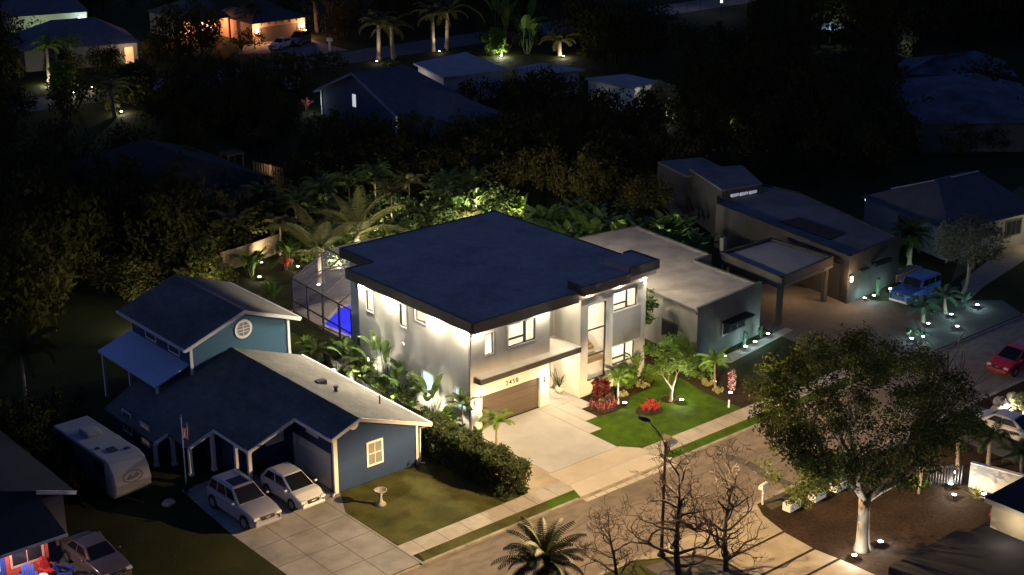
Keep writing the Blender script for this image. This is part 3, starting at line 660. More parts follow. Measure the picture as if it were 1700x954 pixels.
MB().beam((-13.14, 11.0, gl(-13.1, 0) - .08), (-13.14, 19.9, gl(-13.1, 0) - .08), .12, .16).build('gutter', M_btrim, rf2); MB().beam((-4.9, 11.0, gr(-4.95, 0) - .08), (-4.9, 19.9, gr(-4.95, 0) - .08), .12, .16).build('gutter', M_btrim, rf2)
mb = MB().prismY([(-12.4, 0), (-5.4, 0), (-5.4, gr(-5.4, 0) - .17), (XG, ZG - .17), (-12.4, gl(-12.4, 0) - .17)], 11.7, 11.9)
mb.box(-12.4, -12.2, 11.9, 19.4, 0, gl(-12.4, 0) - .17); mb.box(-5.6, -5.4, 11.9, 19.4, 0, gr(-5.4, 0) - .17)
mb.prismY([(-12.2, 0), (-5.6, 0), (-5.6, gr(-5.6, 0) - .17), (XG, ZG - .17), (-12.2, gl(-12.2, 0) - .17)], 19.2, 19.4)
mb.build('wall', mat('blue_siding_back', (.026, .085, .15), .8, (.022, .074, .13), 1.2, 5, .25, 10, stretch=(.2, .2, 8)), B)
for x0 in (-12.48, -5.56): MB().box(x0, x0 + .18, 11.62, 11.72, 2, 5.5).build('corner_board', M_btrim, B)
# round porthole window
ang = [i * math.pi / 12 for i in range(24)]; vs = []
for r, y in ((.46, 11.69), (.46, 11.62), (.62, 11.62), (.62, 11.69)): vs += [(r * math.cos(t), y - 11.69, r * math.sin(t)) for t in ang]
mb = MB().add(vs, [(k * 24 + i, k * 24 + (i + 1) % 24, (k + 1) * 24 + (i + 1) % 24, (k + 1) * 24 + i) for k in range(3) for i in range(24)])
mb.beam((-.46, -.03, .0), (.46, -.03, .0), .04); mb.beam((-.0, -.03, -.46), (.0, -.03, .46), .04)
mb.beam((-.4, -.03, .2), (.4, -.03, .2), .03); mb.beam((-.4, -.03, -.2), (.4, -.03, -.2), .03)
pw_ = mb.build('porthole_window', M_btrim, B); pw_.location = (-8.7, 11.69, 5.5)
MB().add([(.46 * math.cos(t), -.012, .46 * math.sin(t)) for t in ang], [tuple(range(24))]).build('pane', MATS['blind_glass'], pw_)
wall_window(B, FX(-12.4), 13.2, 14.4, 4.25, 5.25, 1, 1); wall_window(B, FX(-12.4), 16.2, 17.4, 4.25, 5.25, 1, 1)
lt = lambda x, y: 4.0 + .36 * (x + 12.4)
mb = MB().prism([(-12.4, 12.0), (-14.75, 12.0), (-14.75, 19.7), (-12.4, 19.7)], lambda x, y: lt(x, y) - .1, lt); mb.build('porch_roof', mat('blue_metal_roof', (.46, .56, .74), .75, (.40, .49, .65), .5, 4), B)
for y in (12.2, 15.8, 19.5): MB().box(-14.6, -14.45, y - .08, y + .08, 0, lt(-14.5, 0) - .1).build('porch_post', M_btrim, B)

# ------------------------------------------------------------------ flat-roofed grey house right of the lit house
N = thing('grey_flat_house', 'low grey house with a pale flat roof directly right of the lit house', 'house')
M_grey = mat('grey_render', (.15, .146, .135), .9, (.115, .112, .103), .6, 7, .2, 30)
fp = [(18.55, -1.35), (25.95, -.6), (26.4, 6.2), (28.3, 6.3), (29.2, 15.2), (20.6, 16.2)]
mb = MB().prism(fp, 0, 3.52); mb.build('wall', M_grey, N)
ins = [(18.85, -1.05), (25.7, -.35), (26.15, 6.45), (28.05, 6.55), (28.95, 15.0), (20.8, 15.9)]
mb = MB().prism(ins, 3.52, 3.58); mb.build('roof', mat('pale_flat_roof', (.44, .385, .335), .95, (.32, .28, .245), .45, 8, lo=.3, hi=.7), N)
mb = MB()
for a, b, zt in ((fp[0], fp[1], 3.98), (fp[1], fp[2], 3.78), (fp[2], fp[3], 3.78), (fp[3], fp[4], 3.78), (fp[4], fp[5], 3.76), (fp[5], fp[0], 3.68)): edge_strip(mb, a, b, 3.522, zt, th=.22)
mb.build('parapet', M_grey, N)
mb = MB().beam((18.5, -1.3, 3.6), (20.55, 16.2, 3.6), .1, .2); mb.build('fascia', M_fascia, N)
a = Vector((21.6, -1.05, 0)); d = Vector((7.4, .75, 0)).normalized()
mb = MB(); p0 = Vector((21.3, -1.10, 2.25)); p1 = p0 + d * 2.9
mb.add([p0, p1, p1 + Vector((.1, -.75, -.05)), p0 + Vector((.1, -.75, -.05)), p0 + Vector((0,0,-.1)), p1 + Vector((0,0,-.1)), p1 + Vector((.1,-.75,-.15)), p0 + Vector((.1,-.75,-.15))], [(3,2,1,0),(4,5,6,7),(0,1,5,4),(1,2,6,5),(2,3,7,6),(3,0,4,7)])
mb.build('awning', M_black, N)
NP = lambda u, v, dd: tuple(p0 + d * u + Vector((0, dd, v - 2.25 + .0)))
wall_window(N, NP, .15, 2.7, 1.25, 2.1, 3, 1, trim=M_black)
wall_window(N, lambda u, v, d_: (18.55 + (u + 1.35) * .118 + d_, u, v), .8, 2.2, 1.0, 2.0, 2, 1, trim=M_black)

# ------------------------------------------------------------------ long modern house with carport
Z = thing('long_flat_house', 'long dark modern flat-roofed house with a carport, raised roof block at its back', 'house')
M_drk = mat('dark_render', (.052, .050, .046), .9, (.036, .035, .032), .6, 7, .2, 30); M_flat2 = mat('flat_roof_grey', (.15, .15, .16), .95, (.115, .115, .125), .5, 8)
mp = [(35.75, -.75), (42.9, -.15), (47.0, 13.2), (46.6, 18.6), (43, 19), (38.6, 15.2)]
mb = MB().prism(mp, 0, 3.5); mb.build('wall', M_drk, Z)
mb = MB().prism([(36.0, -.5), (42.65, .1), (46.75, 13.2), (46.3, 18.4), (43, 18.7), (38.8, 15.0)], 3.5, 3.54); mb.build('roof', M_flat2, Z)
mb = MB()
for i in range(6):
    edge_strip(mb, mp[i], mp[(i + 1) % 6], 3.502, 3.80 if i in (0, 5) else 3.65, th=.25)
mb.build('parapet', M_drk, Z)
mb = MB().prism([(38.4, 3.2), (40.6, 3.5), (41.3, 8.6), (39.2, 8.9)], 3.545, 3.60); mb.build('roof_well', mat('roof_well_black', (.012, .012, .014), .9), Z)
up = [(40.4, 16.2), (44.6, 15.4), (47.8, 20.5), (43.4, 22.8)]; up2 = [(42.6, 22.4), (46.8, 21.0), (48.5, 26), (44.2, 27.5)]
for q, z in ((up, 4.3), (up2, 3.85)):
    mb = MB().prism(q, 0, z - .03); mb.build('wall', mat('black_render', (.035, .034, .032), .9), Z)
    mb = MB().prism(q, z - .028, z + .12); mb.build('roof', M_flat2, Z)
mb = MB()
for i in range(3): mb.box(41.3 + i * .95, 42.15 + i * .95, 16.02 - (i + 1) * .18, 16.1 - i * .18, 3.66, 3.9)
mb.build('clerestory_window', emit('dim_window', (.55, .6, .75), .32), Z)
MB().box(37.0, 38.2, -.9, -.7, 2.3, 2.45).build('awning', M_black, Z); MB().box(38.8, 40.9, -.95, -.55, 2.35, 2.6).build('window', MATS['night_glass'], Z)
mb = MB().box(35.76, 36.0, -.98, -.8, 1.8, 2.25); o = mb.build('wall_lantern', M_bronze, Z); MB().box(35.74, 35.98, -1.01, -.981, 1.82, 2.22).build('lantern_glass', emit('amber_lantern', (1, .8, .5), 25), o)
lamp('POINT', (35.5, -1.3, 2.1), 260, (1, .62, .32), o, .1); lamp('POINT', (33.2, 2.6, 2.2), 170, (1, .60, .30), o, .1)
cpt = [(28.5, -.3), (35.3, .4), (35.3, 6.5), (29.6, 6.6)]
C_ = thing('carport', 'grey carport with a sunken flat roof on square posts in front of the long house', 'carport')
mb = MB().prism(cpt, 2.75, 2.95); mb.prism([(28.75, -.05), (35.05, .65), (35.05, 6.3), (29.75, 6.35)], 2.952, 3.4); mb.build('roof', mat('carport_roof', (.30, .28, .275), .95, (.22, .21, .205), .6, 7), C_)
mb = MB()
for i in range(4): edge_strip(mb, cpt[i], cpt[(i + 1) % 4], 2.70, 3.62, th=.22)
mb.build('parapet', M_drk, C_)
for x, y in ((28.85, .05), (34.9, .75), (29.9, 6.2), (35.0, 6.1)): MB().box(x - .17, x + .17, y - .17, y + .17, 0, 2.75).build('post', M_drk, C_)
MB().box(30.6, 31.0, 7.2, 7.6, 0, 4.3).build('flue', M_grey, C_)

# ------------------------------------------------------------------ hip-roofed house, far right
I_ = thing('hip_roof_house', 'pale house with a dark hip roof behind the parked blue off-road vehicle', 'house')
def hip(T, poly, z0, zr, ridge, m_roof, m_wall, over=.5):
    """four-sided hip house; ridge = two points"""
    cx = sum(p[0] for p in poly) / 4; cy_ = sum(p[1] for p in poly) / 4
    MB().prism(poly, 0, z0).build('wall', m_wall, T)
    ov = [(cx + (x - cx) * 1.06, cy_ + (y - cy_) * 1.06) for x, y in poly]
    (ax, ay), (bx, by) = ridge
    vs = [(x, y, z0 + .01) for x, y in ov] + [(ax, ay, zr), (bx, by, zr)]
    return MB().add(vs, [(0, 1, 5, 4), (1, 2, 5), (2, 3, 4, 5), (3, 0, 4), (3, 2, 1, 0)]).build('roof', m_roof, T)
M_navy = mat('dark_roof', (.07, .075, .085), .95, (.05, .055, .065), .8, 7); M_palewall = mat('pale_wall', (.24, .235, .22), .9, (.2, .195, .185), .6)
r_ = hip(I_, [(50.2, .2), (60.5, -1.2), (66, 9.5), (52.8, 10.6)], 2.7, 4.9, ((55.3, 5.2), (60.5, 4.6)), M_navy, M_palewall)
MB().beam((53.6, 8.6, 3.75), (55.2, 5.4, 4.88), .18, .06).build('ridge_cap', mat('pale_ridge', (.42, .41, .40), .8), r_); mb = MB().beam((57.0, 4.9, 4.93), (60.5, 4.6, 4.93), .18, .06); mb.build('ridge_cap', mat('pale_ridge', (.42, .41, .40), .8), r_)
wall_window(I_, lambda u, v, d_: (50.2 + (u - .2) * .25 + d_ - .01, u, v), 3.6, 4.6, 1.2, 2.2, 1, 1, trim=M_navy); wall_window(I_, lambda u, v, d_: (50.2 + (u - .2) * .25 + d_ - .01, u, v), 5.2, 6.2, 1.2, 2.2, 1, 1, trim=M_navy)
wall_window(I_, lambda u, v, d_: (u, .2 - (u - 50.2) * .136 + d_ - .01, v), 57.0, 58.8, 1.0, 2.2, 3, 1, trim=M_navy)
mb = MB().box(53.2, 53.4, 10.75, 10.9, 2.2, 2.4); o = mb.build('wall_lantern', emit('white_lantern', (1, .97, .9), 9), I_)
lamp('POINT', (58.5, -3.2, 1.6), 150, (1, .85, .45), I_, .2)

# ------------------------------------------------------------------ bottom left: house with the lit porch
L = thing('porch_house', 'dark roofed house with a red and blue lit porch in the bottom left corner', 'house')
M_shed = shingle_mat('charcoal_shingles', (.03, .034, .046), (.023, .026, .036))
zb = lambda x, y: 3.0 + .34 * (-24.2 - x)
mb = MB().prism([(-24.2, 2.7), (-31, 2.7), (-31, 15), (-24.2, 15)], lambda x, y: zb(x, y) - .15, zb); r_ = mb.build('roof', M_shed, L)
zp = lambda x, y: 2.55 + .27 * (y + .45)
mb = MB().prism([(-26.2, -.45), (-36, -.45), (-36, 2.68), (-26.2, 2.68)], lambda x, y: zp(x, y) - .12, zp); r2 = mb.build('porch_roof', M_shed, L)
MB().beam((-24.2, 2.64, 3.0 - .06), (-26.3, 2.64, zb(-26.3, 0) - .06), .06, .2).build('roof_trim', M_btrim, r_); mb = MB().beam((-26.15, -.48, 2.5), (-36, -.48, 2.5), .06, .14); mb.build('gutter', M_btrim, r2)
mb = MB().prism([(-24.7, 3.2), (-36, 3.2), (-36, 14.5), (-24.7, 14.5)], 0, 2.9); mb.build('wall', mat('grey_wall', (.14, .14, .15), .9), L)
MB().box(-36, -28.85, 1.15, 1.35, 0, 2.75).build('wall', mat('blue_porch_wall', (.03, .07, .42), .7), L)
MB().box(-28.84, -26.6, 1.14, 1.35, 0, 2.75).build('wall', mat('red_porch_wall', (.50, .075, .065), .7), L)
wall_window(L, FY(1.14), -28.5, -26.95, .85, 1.95, 2, 1, MATS['night_glass'], mat('pink_trim', (.62, .30, .25), .6)); wall_window(L, FY(1.15), -30.2, -29.25, .95, 1.9, 2, 2, MATS['night_glass'], M_btrim)
o = MB().box(-28.9, -28.7, .9, 1.1, 2.35, 2.5).build('porch_lamp', emit('porch_glass', (1, .9, .8), 8), L)
lamp('POINT', (-28.3, -.1, 2.2), 230, (1, .80, .74), L, .12)
MB().box(-32, -26.3, -2.4, 1.1, 0, .05).build('porch_floor', mat('terracotta', (.35, .17, .11), .8), L)
# ------------------------------------------------------------------ bottom right: roofs across the road
Q = thing('corner_house', 'cream house with stepped dark flat roofs in the bottom right corner', 'house')
M_dkroof = mat('dark_flat_roof', (.022, .024, .034), .95, (.016, .018, .026), 1, 8, .3, 40); M_cream = mat('cream_render', (.50, .44, .32), .9, (.44, .39, .28), .7)
mb = MB().prism([(1.6, -29.35), (7.35, -29.35), (7.35, -29.85), (14, -29.85), (14, -45), (1.6, -45)], 2.62, 3.0); mb.build('roof', M_dkroof, Q)
MB().box(2.1, 13.5, -44, -30.4, 0, 2.61).build('wall', M_cream, Q)
MB().box(8.6, 16.5, -40, -30.25, 3.003, 4.35).build('wall', M_cream, Q); MB().box(8.35, 16.8, -40.3, -29.95, 4.353, 4.62).build('roof', M_dkroof, Q); MB().box(8.32, 8.349, -40.3, -29.95, 4.355, 4.6).build('fascia', mat('gutter_grey', (.3, .28, .25), .6), Q)

grime(M_shing, .30, .45, (1, .5, 1)); grime(M_blue, .18, .6, (1, 1, .3)); grime(MATS['pale_flat_roof'], .30, .5); grime(M_flat2, .35, .4); grime(M_grey, .3, .7, (1, 1, .35)); grime(M_drk, .3, .6, (1, 1, .35))

for y_ in (-33.0, -38.5):
    o = MB().box(8.36, 8.58, y_ - .1, y_ + .1, 3.9, 4.2).build('wall_lantern', emit('added_corner_lamp', (1, .8, .5), 4), Q); lamp('POINT', (7.6, y_ + 1.2, 3.9), 70, (1, .82, .55), o, .1)  # lamps added here to brighten the cream wall
# ------------------------------------------------------------------ street lamp
SL = thing('street_lamp', 'tall black street lamp with a curved arm reaching over the road', 'street lamp', (-1.95, -18.06, 0))
MB().tube([(0, 0, 0), (0, 0, 3), (.0, 0, 6.45)], [.10, .085, .065], 10).build('pole', M_black, SL)
MB().lathe([(.22, 0), (.22, .1), (.13, .2), (.11, .5)], (0, 0, 0), 12).build('base', M_black, SL)
MB().tube([(0, 0, 6.2), (.06, .35, 6.6), (.2, 1.0, 6.85), (.42, 1.75, 6.93)], .035, 8).build('arm', M_black, SL)
hd = MB(); hd.blob((.48, 2.0, 6.90), .21, .42, .09, 1, 0, 12, 6); h_ = hd.build('lamp_head', M_black, SL, True)
MB().lathe([(.10, 0), (.10, .01)], (.48, 2.0, 6.82), 12).build('lens', emit('street_lens', (1, .78, .5), 20), h_)
sl = lamp('POINT', (.48, 2.0, 6.78), 9500, (1, .66, .31), SL, .05)
# wide road optics: throws further along than straight down, nothing above the horizontal
ld = sl.data; ld.use_nodes = True; t = ld.node_tree; em = t.nodes['Emission']
ge = t.nodes.new('ShaderNodeNewGeometry'); sp = t.nodes.new('ShaderNodeSeparateXYZ'); t.links.new(ge.outputs['Incoming'], sp.inputs[0])
def LM(op, a, b):
    n = t.nodes.new('ShaderNodeMath'); n.operation = op
    for i, v in enumerate((a, b)):
        if isinstance(v, (int, float)): n.inputs[i].default_value = v
        else: t.links.new(v, n.inputs[i])
    return n.outputs[0]
az = LM('MAXIMUM', LM('ABSOLUTE', sp.outputs[2], 0), .01)
cut = t.nodes.new('ShaderNodeMapRange'); cut.interpolation_type = 'SMOOTHSTEP'
cut.inputs['From Min'].default_value = .11; cut.inputs['From Max'].default_value = .46; t.links.new(az, cut.inputs['Value'])
t.links.new(LM('MULTIPLY', LM('MULTIPLY', LM('POWER', LM('MAXIMUM', az, .30), -2.9), .27), cut.outputs[0]), em.inputs['Strength'])
# ------------------------------------------------------------------ plants: shapes
def frond(mb, L, el, droop, az, n=14, ll=.55, w=.05, base=(0,0,0), vee=.5, lw=.06):
    """feather leaf: arching rib with two rows of leaflets"""
    d = Vector((math.cos(az), math.sin(az), 0)); side = Vector((-d.y, d.x, 0)); pts = []; a = el; p = Vector(base)
    for i in range(n + 1):
        pts.append(p.copy()); p = p + (d * math.cos(a) + Vector((0,0,1)) * math.sin(a)) * (L / n); a -= droop / n * (.5 + i / n)
    for i in range(n): # rib
        q = w * (1 - i / n) * .5 + .006
        mb.quad(pts[i] - side*q, pts[i] + side*q, pts[i+1] + side*q, pts[i+1] - side*q)
    for i in range(2, n * 2):
        t = i / (n * 2); j = min(n - 1, int(t * n)); f = t * n - j; p = pts[j].lerp(pts[j+1], f); tg = (pts[j+1] - pts[j]).normalized()
        up = side.cross(tg); k = ll * math.sin(math.pi * min(1, t * .82 + .14)) ** .6
        for s_ in (-1, 1):
            dr = (side * s_ * .8 + tg * .55 - up * -vee * .3 + Vector((0,0,-.28))).normalized()
            e = p + dr * k; q = tg * lw
            m_ = p + dr * k * .5 + up * .03
            mb.add([p - q*.5, p + q*.5, m_ + q*.6, m_ - q*.6, e], [(0,1,2,3),(3,2,4)])
    return mb
def palm_crown(seed, n=13, L=2.2, el=(20, 75), droop=1.5, ll=.5, seg=12, spear=True, lw=.06):
    rg = random.Random(seed); mb = MB()
    for i in range(n):
        e = R(el[0] + (el[1] - el[0]) * (i + .5) / n); frond(mb, L * rg.uniform(.85, 1.1), e, droop * rg.uniform(.8, 1.2), i * 2.399 + rg.uniform(-.25, .25), seg, ll, .06 * L / 2, lw=lw)
    return mb
def paddle(mb, p, az, el, pet, L, W, rg, n=6, droop=1.0):
    """big oval leaf on a stalk"""
    d = Vector((math.cos(az), math.sin(az), 0)); side = Vector((-d.y, d.x, 0)); p = Vector(p); a = el; z = Vector((0,0,1))
    tip = p + (d * math.cos(a) + z * math.sin(a)) * pet
    mb.add([p - side*.02, p + side*.02, tip + side*.012, tip - side*.012], [(0,1,2,3)])
    p = tip; c = []; l = []; r = []
    for i in range(n + 1):
        t = i / n; wd = W * .5 * math.sin(math.pi * min(.97, .12 + t * .86)) ** .75; up = d * -math.sin(a) + z * math.cos(a)
        c.append(p.copy()); k = .35 + rg.uniform(-.1, .1); l.append(p + side * wd + up * wd * k); r.append(p - side * wd + up * wd * k)
        p = p + (d * math.cos(a) + z * math.sin(a)) * (L / n); a -= droop / n
    for i in range(n):
        mb.quad(c[i], c[i+1], l[i+1], l[i]); mb.quad(c[i+1], c[i], r[i], r[i+1])
def paddle_plant(seed, stems=5, h=1.6, L=1.0, W=.36, spread=.35, per=4):
    rg = random.Random(seed); mb = MB()
    for s_ in range(stems):
        a0 = s_ * 2.4; b = Vector((math.cos(a0), math.sin(a0), 0)) * spread * rg.uniform(.2, 1)
        for i in range(per): paddle(mb, b + Vector((0,0,.05 + h * .3 * rg.random())), a0 + i * 2.0 + rg.uniform(-.5, .5), R(rg.uniform(58, 84)), h * rg.uniform(.35, .75), L * rg.uniform(.7, 1.15), W, rg, droop=rg.uniform(.5, 1.5))
    return mb
def leaves(mb, centers, n, r, size, rg, flat=.7):
    """n leaf faces scattered round each centre"""
    for c in centers:
        for _ in range(n):
            v = Vector((rg.gauss(0, 1), rg.gauss(0, 1), rg.gauss(0, 1) * flat)).normalized() * r * rg.random() ** .45
            p = Vector(c) + v; t = Vector((rg.gauss(0,1), rg.gauss(0,1), rg.gauss(0,.7))).normalized(); u = t.cross(Vector((rg.gauss(0,1), rg.gauss(0,1), rg.gauss(0,1)))).normalized()
            s_ = size * rg.uniform(.6, 1.3)
            mb.add([p - t*s_, p + u*s_*.45, p + t*s_, p - u*s_*.45], [(0,1,2,3)])
    return mb
def crown_centers(rg, n, rx, ry, rz, zc, gaps=.25):
    out = []
    lobes = [(Vector((rg.gauss(0,1), rg.gauss(0,1), rg.gauss(.2,.8))).normalized(), rg.uniform(.75, 1.18)) for _ in range(9)]
    while len(out) < n:
        v = Vector((rg.gauss(0,1), rg.gauss(0,1), rg.gauss(0,1))).normalized(); k = 1.0
        for d, s_ in lobes:
            c = max(0, v.dot(d)) ** 6; k += c * (s_ - 1)
        q = k * rg.uniform(.35, 1.0) ** .5
        p = Vector((v.x * rx * q, v.y * ry * q, zc + v.z * rz * q))
        if p.z < zc - rz * .72: continue
        out.append(p)
    return out
def limbs(mb, rg, p, d, L, r, depth, spread=.7, up=.15, n=4, tips=None, min_r=.01, kids=(2, 3), wob=.16):
    pts = [Vector(p)]; dd = Vector(d).normalized()
    for i in range(n):
        dd = (dd + Vector((rg.gauss(0,wob), rg.gauss(0,wob), rg.gauss(up * .3,wob * .65)))).normalized(); pts.append(pts[-1] + dd * L / n)
    mb.tube(pts, [max(min_r, r * (1 - .42 * i / n)) for i in range(n + 1)], 7 if r > .05 else 4, False)
    if depth == 0:
        if tips is not None: tips.append(pts[-1])
        return
    for k in range(rg.randint(*kids)):
        j = n if k == 0 else rg.randint(max(1, n // 2), n); a = rg.uniform(0, 6.28)
        o = Vector((math.cos(a), math.sin(a), up)); nd = (dd + o * spread * rg.uniform(.6, 1.2)).normalized()
        limbs(mb, rg, pts[j], nd, L * rg.uniform(.62, .85), r * rg.uniform(.48, .62), depth - 1, spread, up, n, tips, min_r, kids, wob)
ME = {}; FN = {}
def cached(key, fn, m, smooth=False):
    if key not in ME: ME[key] = fn().mesh(key, m, smooth)
    return ME[key]
def trunk_mesh(key, r0, r1, bend=.15, m=None, rings=True):
    def f():
        rg = random.Random(key); n = 10; pts = [(bend * math.sin(i / n * 1.7), bend * .5 * math.sin(i / n * 2.2), i / n) for i in range(n + 1)]
        return MB().tube(pts, [r0 + (r1 - r0) * i / n + (.35 * r0 if i == 0 else 0) for i in range(n + 1)], 10)
    return cached(key, f, m or M_palmbark, True)
PALMS = {
 'young':   dict(n=11, L=1.25, el=(25, 80), droop=1.7, ll=.30, seg=10),
 'garden':  dict(n=13, L=2.0, el=(15, 75), droop=1.8, ll=.48, seg=12),
 'coconut': dict(n=13, L=4.6, el=(18, 84), droop=1.25, ll=.85, seg=16, lw=.075),
 'royal':   dict(n=14, L=3.2, el=(5, 75), droop=2.0, ll=.62, seg=12, lw=.09),
 'date':    dict(n=46, L=2.3, el=(-25, 84), droop=1.5, ll=.46, seg=12),
 'areca':   dict(n=16, L=2.3, el=(45, 86), droop=1.9, ll=.45, seg=12),
}
def palm(x, y, h, kind, label, m=None, rz=0, s=1, group=None, trunk=(.13, .09), bend=.15, z=0, cat='palm'):
    T = thing('palm_tree', label, cat, (x, y, z), rz, group); m = m or M_palm
    tk = 'trunk_%s_%.2f_%.2f' % (kind, trunk[0], bend); me = trunk_mesh(tk, trunk[0], trunk[1], bend)
    child('trunk', me, T, (0, 0, -.05), (0,0,0), (1, 1, h + .05))
    cm = cached('crown_%s_%s' % (kind, m.name), lambda: palm_crown(len(ME), **PALMS[kind]), m)
    top = (bend * math.sin(1.7), bend * .5 * math.sin(2.2), h)
    child('crown', cm, T, top, (0, 0, rz * 1.7), (s, s, s))
    return T
def plant(name, key, fn, m, x, y, label, cat='plant', s=1, rz=0, z=0, group=None, sz=None, part='leaves', stem=None):
    """low plant: leaves + a woody base as parts"""
    T = thing(name, label, cat, (x, y, z), rz, group)
    if fn: FN[key] = fn
    child(part, cached(key + '_' + m.name, FN[key], m), T, (0,0,0), (0,0,0), (s, s, sz or s))
    if stem:
        st_ = cached('stem_' + stem, lambda: MB().tube([(0,0,-.03),(.02,0,.3),(0,.03,.75)], [.05,.04,.02], 6).tube([(.05,.05,-.03),(.2,.12,.4),(.3,.2,.7)], [.035,.03,.015], 6).tube([(-.05,0,-.03),(-.18,-.1,.4),(-.28,-.18,.7)], [.035,.03,.015], 6), M_barkdark)
        child('stem', st_, T, (0,0,0), (0,0,0), (s, s, sz or s))
    return T
def shrub_mesh(seed, r=.5, h=.8, n=24, k=26, size=.09):
    rg = random.Random(seed); return leaves(MB(), crown_centers(rg, n, r, r, h * .5, h * .52), k, r * .34, size, rg)
def tree(x, y, key, label, group=None, s=1, sz=None, rz=0, z=0, seed=1, h=9, r=3.5, th=2.2, tr=.22, m=M_leaf, bark=M_bark, n=110, k=34, cr=.75, leaf=.16, spread=.75, name='tree'):
    def mk():
        rg = random.Random(seed); mb = MB(); tips = []
        limbs(mb, rg, (0, 0, -.1), (rg.gauss(0,.06), rg.gauss(0,.06), 1), th, tr, 3, spread, .35, 4, tips, .02, (2, 3)); return mb
    T = thing(name, label, 'tree', (x, y, z), rz, group); s3 = (s, s, sz or s)
    child('trunk', cached(key + '_trunk', mk, bark, True), T, scale=s3)
    def cw():
        rg = random.Random(seed + 7); return leaves(MB(), crown_centers(rg, n, r, r, (h - th) * .5, th + (h - th) * .52), k, cr, leaf, rg)
    child('crown', cached(key + '_crown', cw, m), T, scale=s3)
    return T
M_spot = emit('spot_lens', (1, .97, .9), 18)
def garden_spot(x, y, label, p=30, col=WHITE, target=None, z=0, group='low garden spotlights', up=0, wide=100, soft=.05):
    """small ground spotlight; target = the point the beam is aimed at, up = beam power"""
    T = thing('garden_spotlight', label, 'spotlight', (x, y, z), 0, group)
    child('body', cached('spot_body', lambda: MB().tube([(0,0,-.05),(0,0,.12)], .025, 6).lathe([(.06,.06),(.125,.18),(.125,.23)], (0,0,0), 10), M_black), T)
    child('lens', cached('spot_lens', lambda: MB().lathe([(.12,.231),(.12,.240)], (0,0,0), 14), M_spot), T)
    lamp('POINT', (0, 0, .30), p, col, T, .035)
    if up: lamp('SPOT', (0, 0, .34), up, col, T, soft, Vector(target) - Vector((x, y, z)), wide, 1.0)
    return T
# ------------------------------------------------------------------ planting round the lit house
pp = lambda seed, **k: (lambda: paddle_plant(seed, **k))
SIDE = 'plants along the white side wall'
plant('banana_plant', 'banana_a', pp(1, stems=4, h=1.5, L=1.3, W=.5), M_banana, .3, 14.2, 'big banana plant with drooping leaf at the far end of the white side wall', s=.75, stem='a')
plant('banana_plant', 'banana_a', None, M_banana, -.3, 12.0, 'wide paddle leaved clump below the two lit side windows at the wall end', s=1.15, rz=1.9, stem='a')
palm(-.35, 10.6, .5, 'areca', 'bushy cane palm below the small red-lit wall lantern', s=.95, rz=.4)
plant('traveller_plant', 'strel_a', pp(3, stems=3, h=2.2, L=1.15, W=.42, spread=.3, per=3), M_banana, -.15, 8.9, 'tall upright paddle leaved plant, the tallest against the white side wall', s=1.35, stem='a')
plant('traveller_plant', 'strel_b', pp(4, stems=4, h=1.7, L=1.0, W=.42, spread=.4, per=3), M_banana, -.3, 6.9, 'dark upright paddle plant below the round vent on the side wall', s=1.4, rz=.7, stem='a')
plant('shrub', 'shrub_a', lambda: shrub_mesh(11, .55, 1.5, 26, 24, .08), M_palm, -.35, 5.6, 'thin feathery shrub beside the black picket fence left of the first frosted window', cat='shrub', s=1.3, stem='a')
plant('shrub', 'shrub_a', None, M_palm, -.65, 8.0, 'low feathery shrub between the two paddle plants at the side wall', cat='shrub', s=.7, rz=2, stem='a')
plant('traveller_plant', 'strel_c', pp(6, stems=3, h=1.9, L=1.1, W=.45, spread=.3, per=3), M_banana, -.55, 3.2, 'broad leaved plant on bare stems between the two frosted side windows', s=1.3, stem='a')
plant('philodendron', 'philo', pp(8, stems=5, h=.6, L=.7, W=.5, spread=.5, per=4), M_leafbright, -.7, 1.5, 'low spreading philodendron under the frosted window near the front corner', s=1.0, stem='a')
palm(-.55, .1, 1.9, 'young', 'slim young palm at the front corner of the side wall', rz=.8, trunk=(.06, .045), s=1.0)
palm(-.42, -2.9, 1.75, 'garden', 'young fan-crowned palm standing at the left edge of the pale driveway', rz=.3, trunk=(.07, .05), s=.72, m=M_leafbright)
plant('banana_plant', 'strel_b', None, M_banana, -.95, -1.7, 'small paddle leaved plant by the fence at the left edge of the driveway', s=.55, rz=2.2, stem='a')
plant('banana_plant', 'banana_a', None, M_leafbright, -.9, 16.6, 'bright green banana plant at the gable corner of the blue house', s=.7, rz=3.0, stem='a')
palm(-.9, 15.6, .7, 'garden', 'feathery palm beside the pool enclosure near the blue house gable', rz=2.2, trunk=(.08, .06), s=.65)
palm(1.4, 13.6, .9, 'areca', 'cane palm at the pool enclosure corner beside the big banana leaf', s=.3, rz=1.2)
plant('banana_plant', 'banana_a', None, M_leafbright, 2.3, 26.4, 'pale lit banana plant outside the back corner of the pool enclosure', s=.9, rz=.9, stem='a')
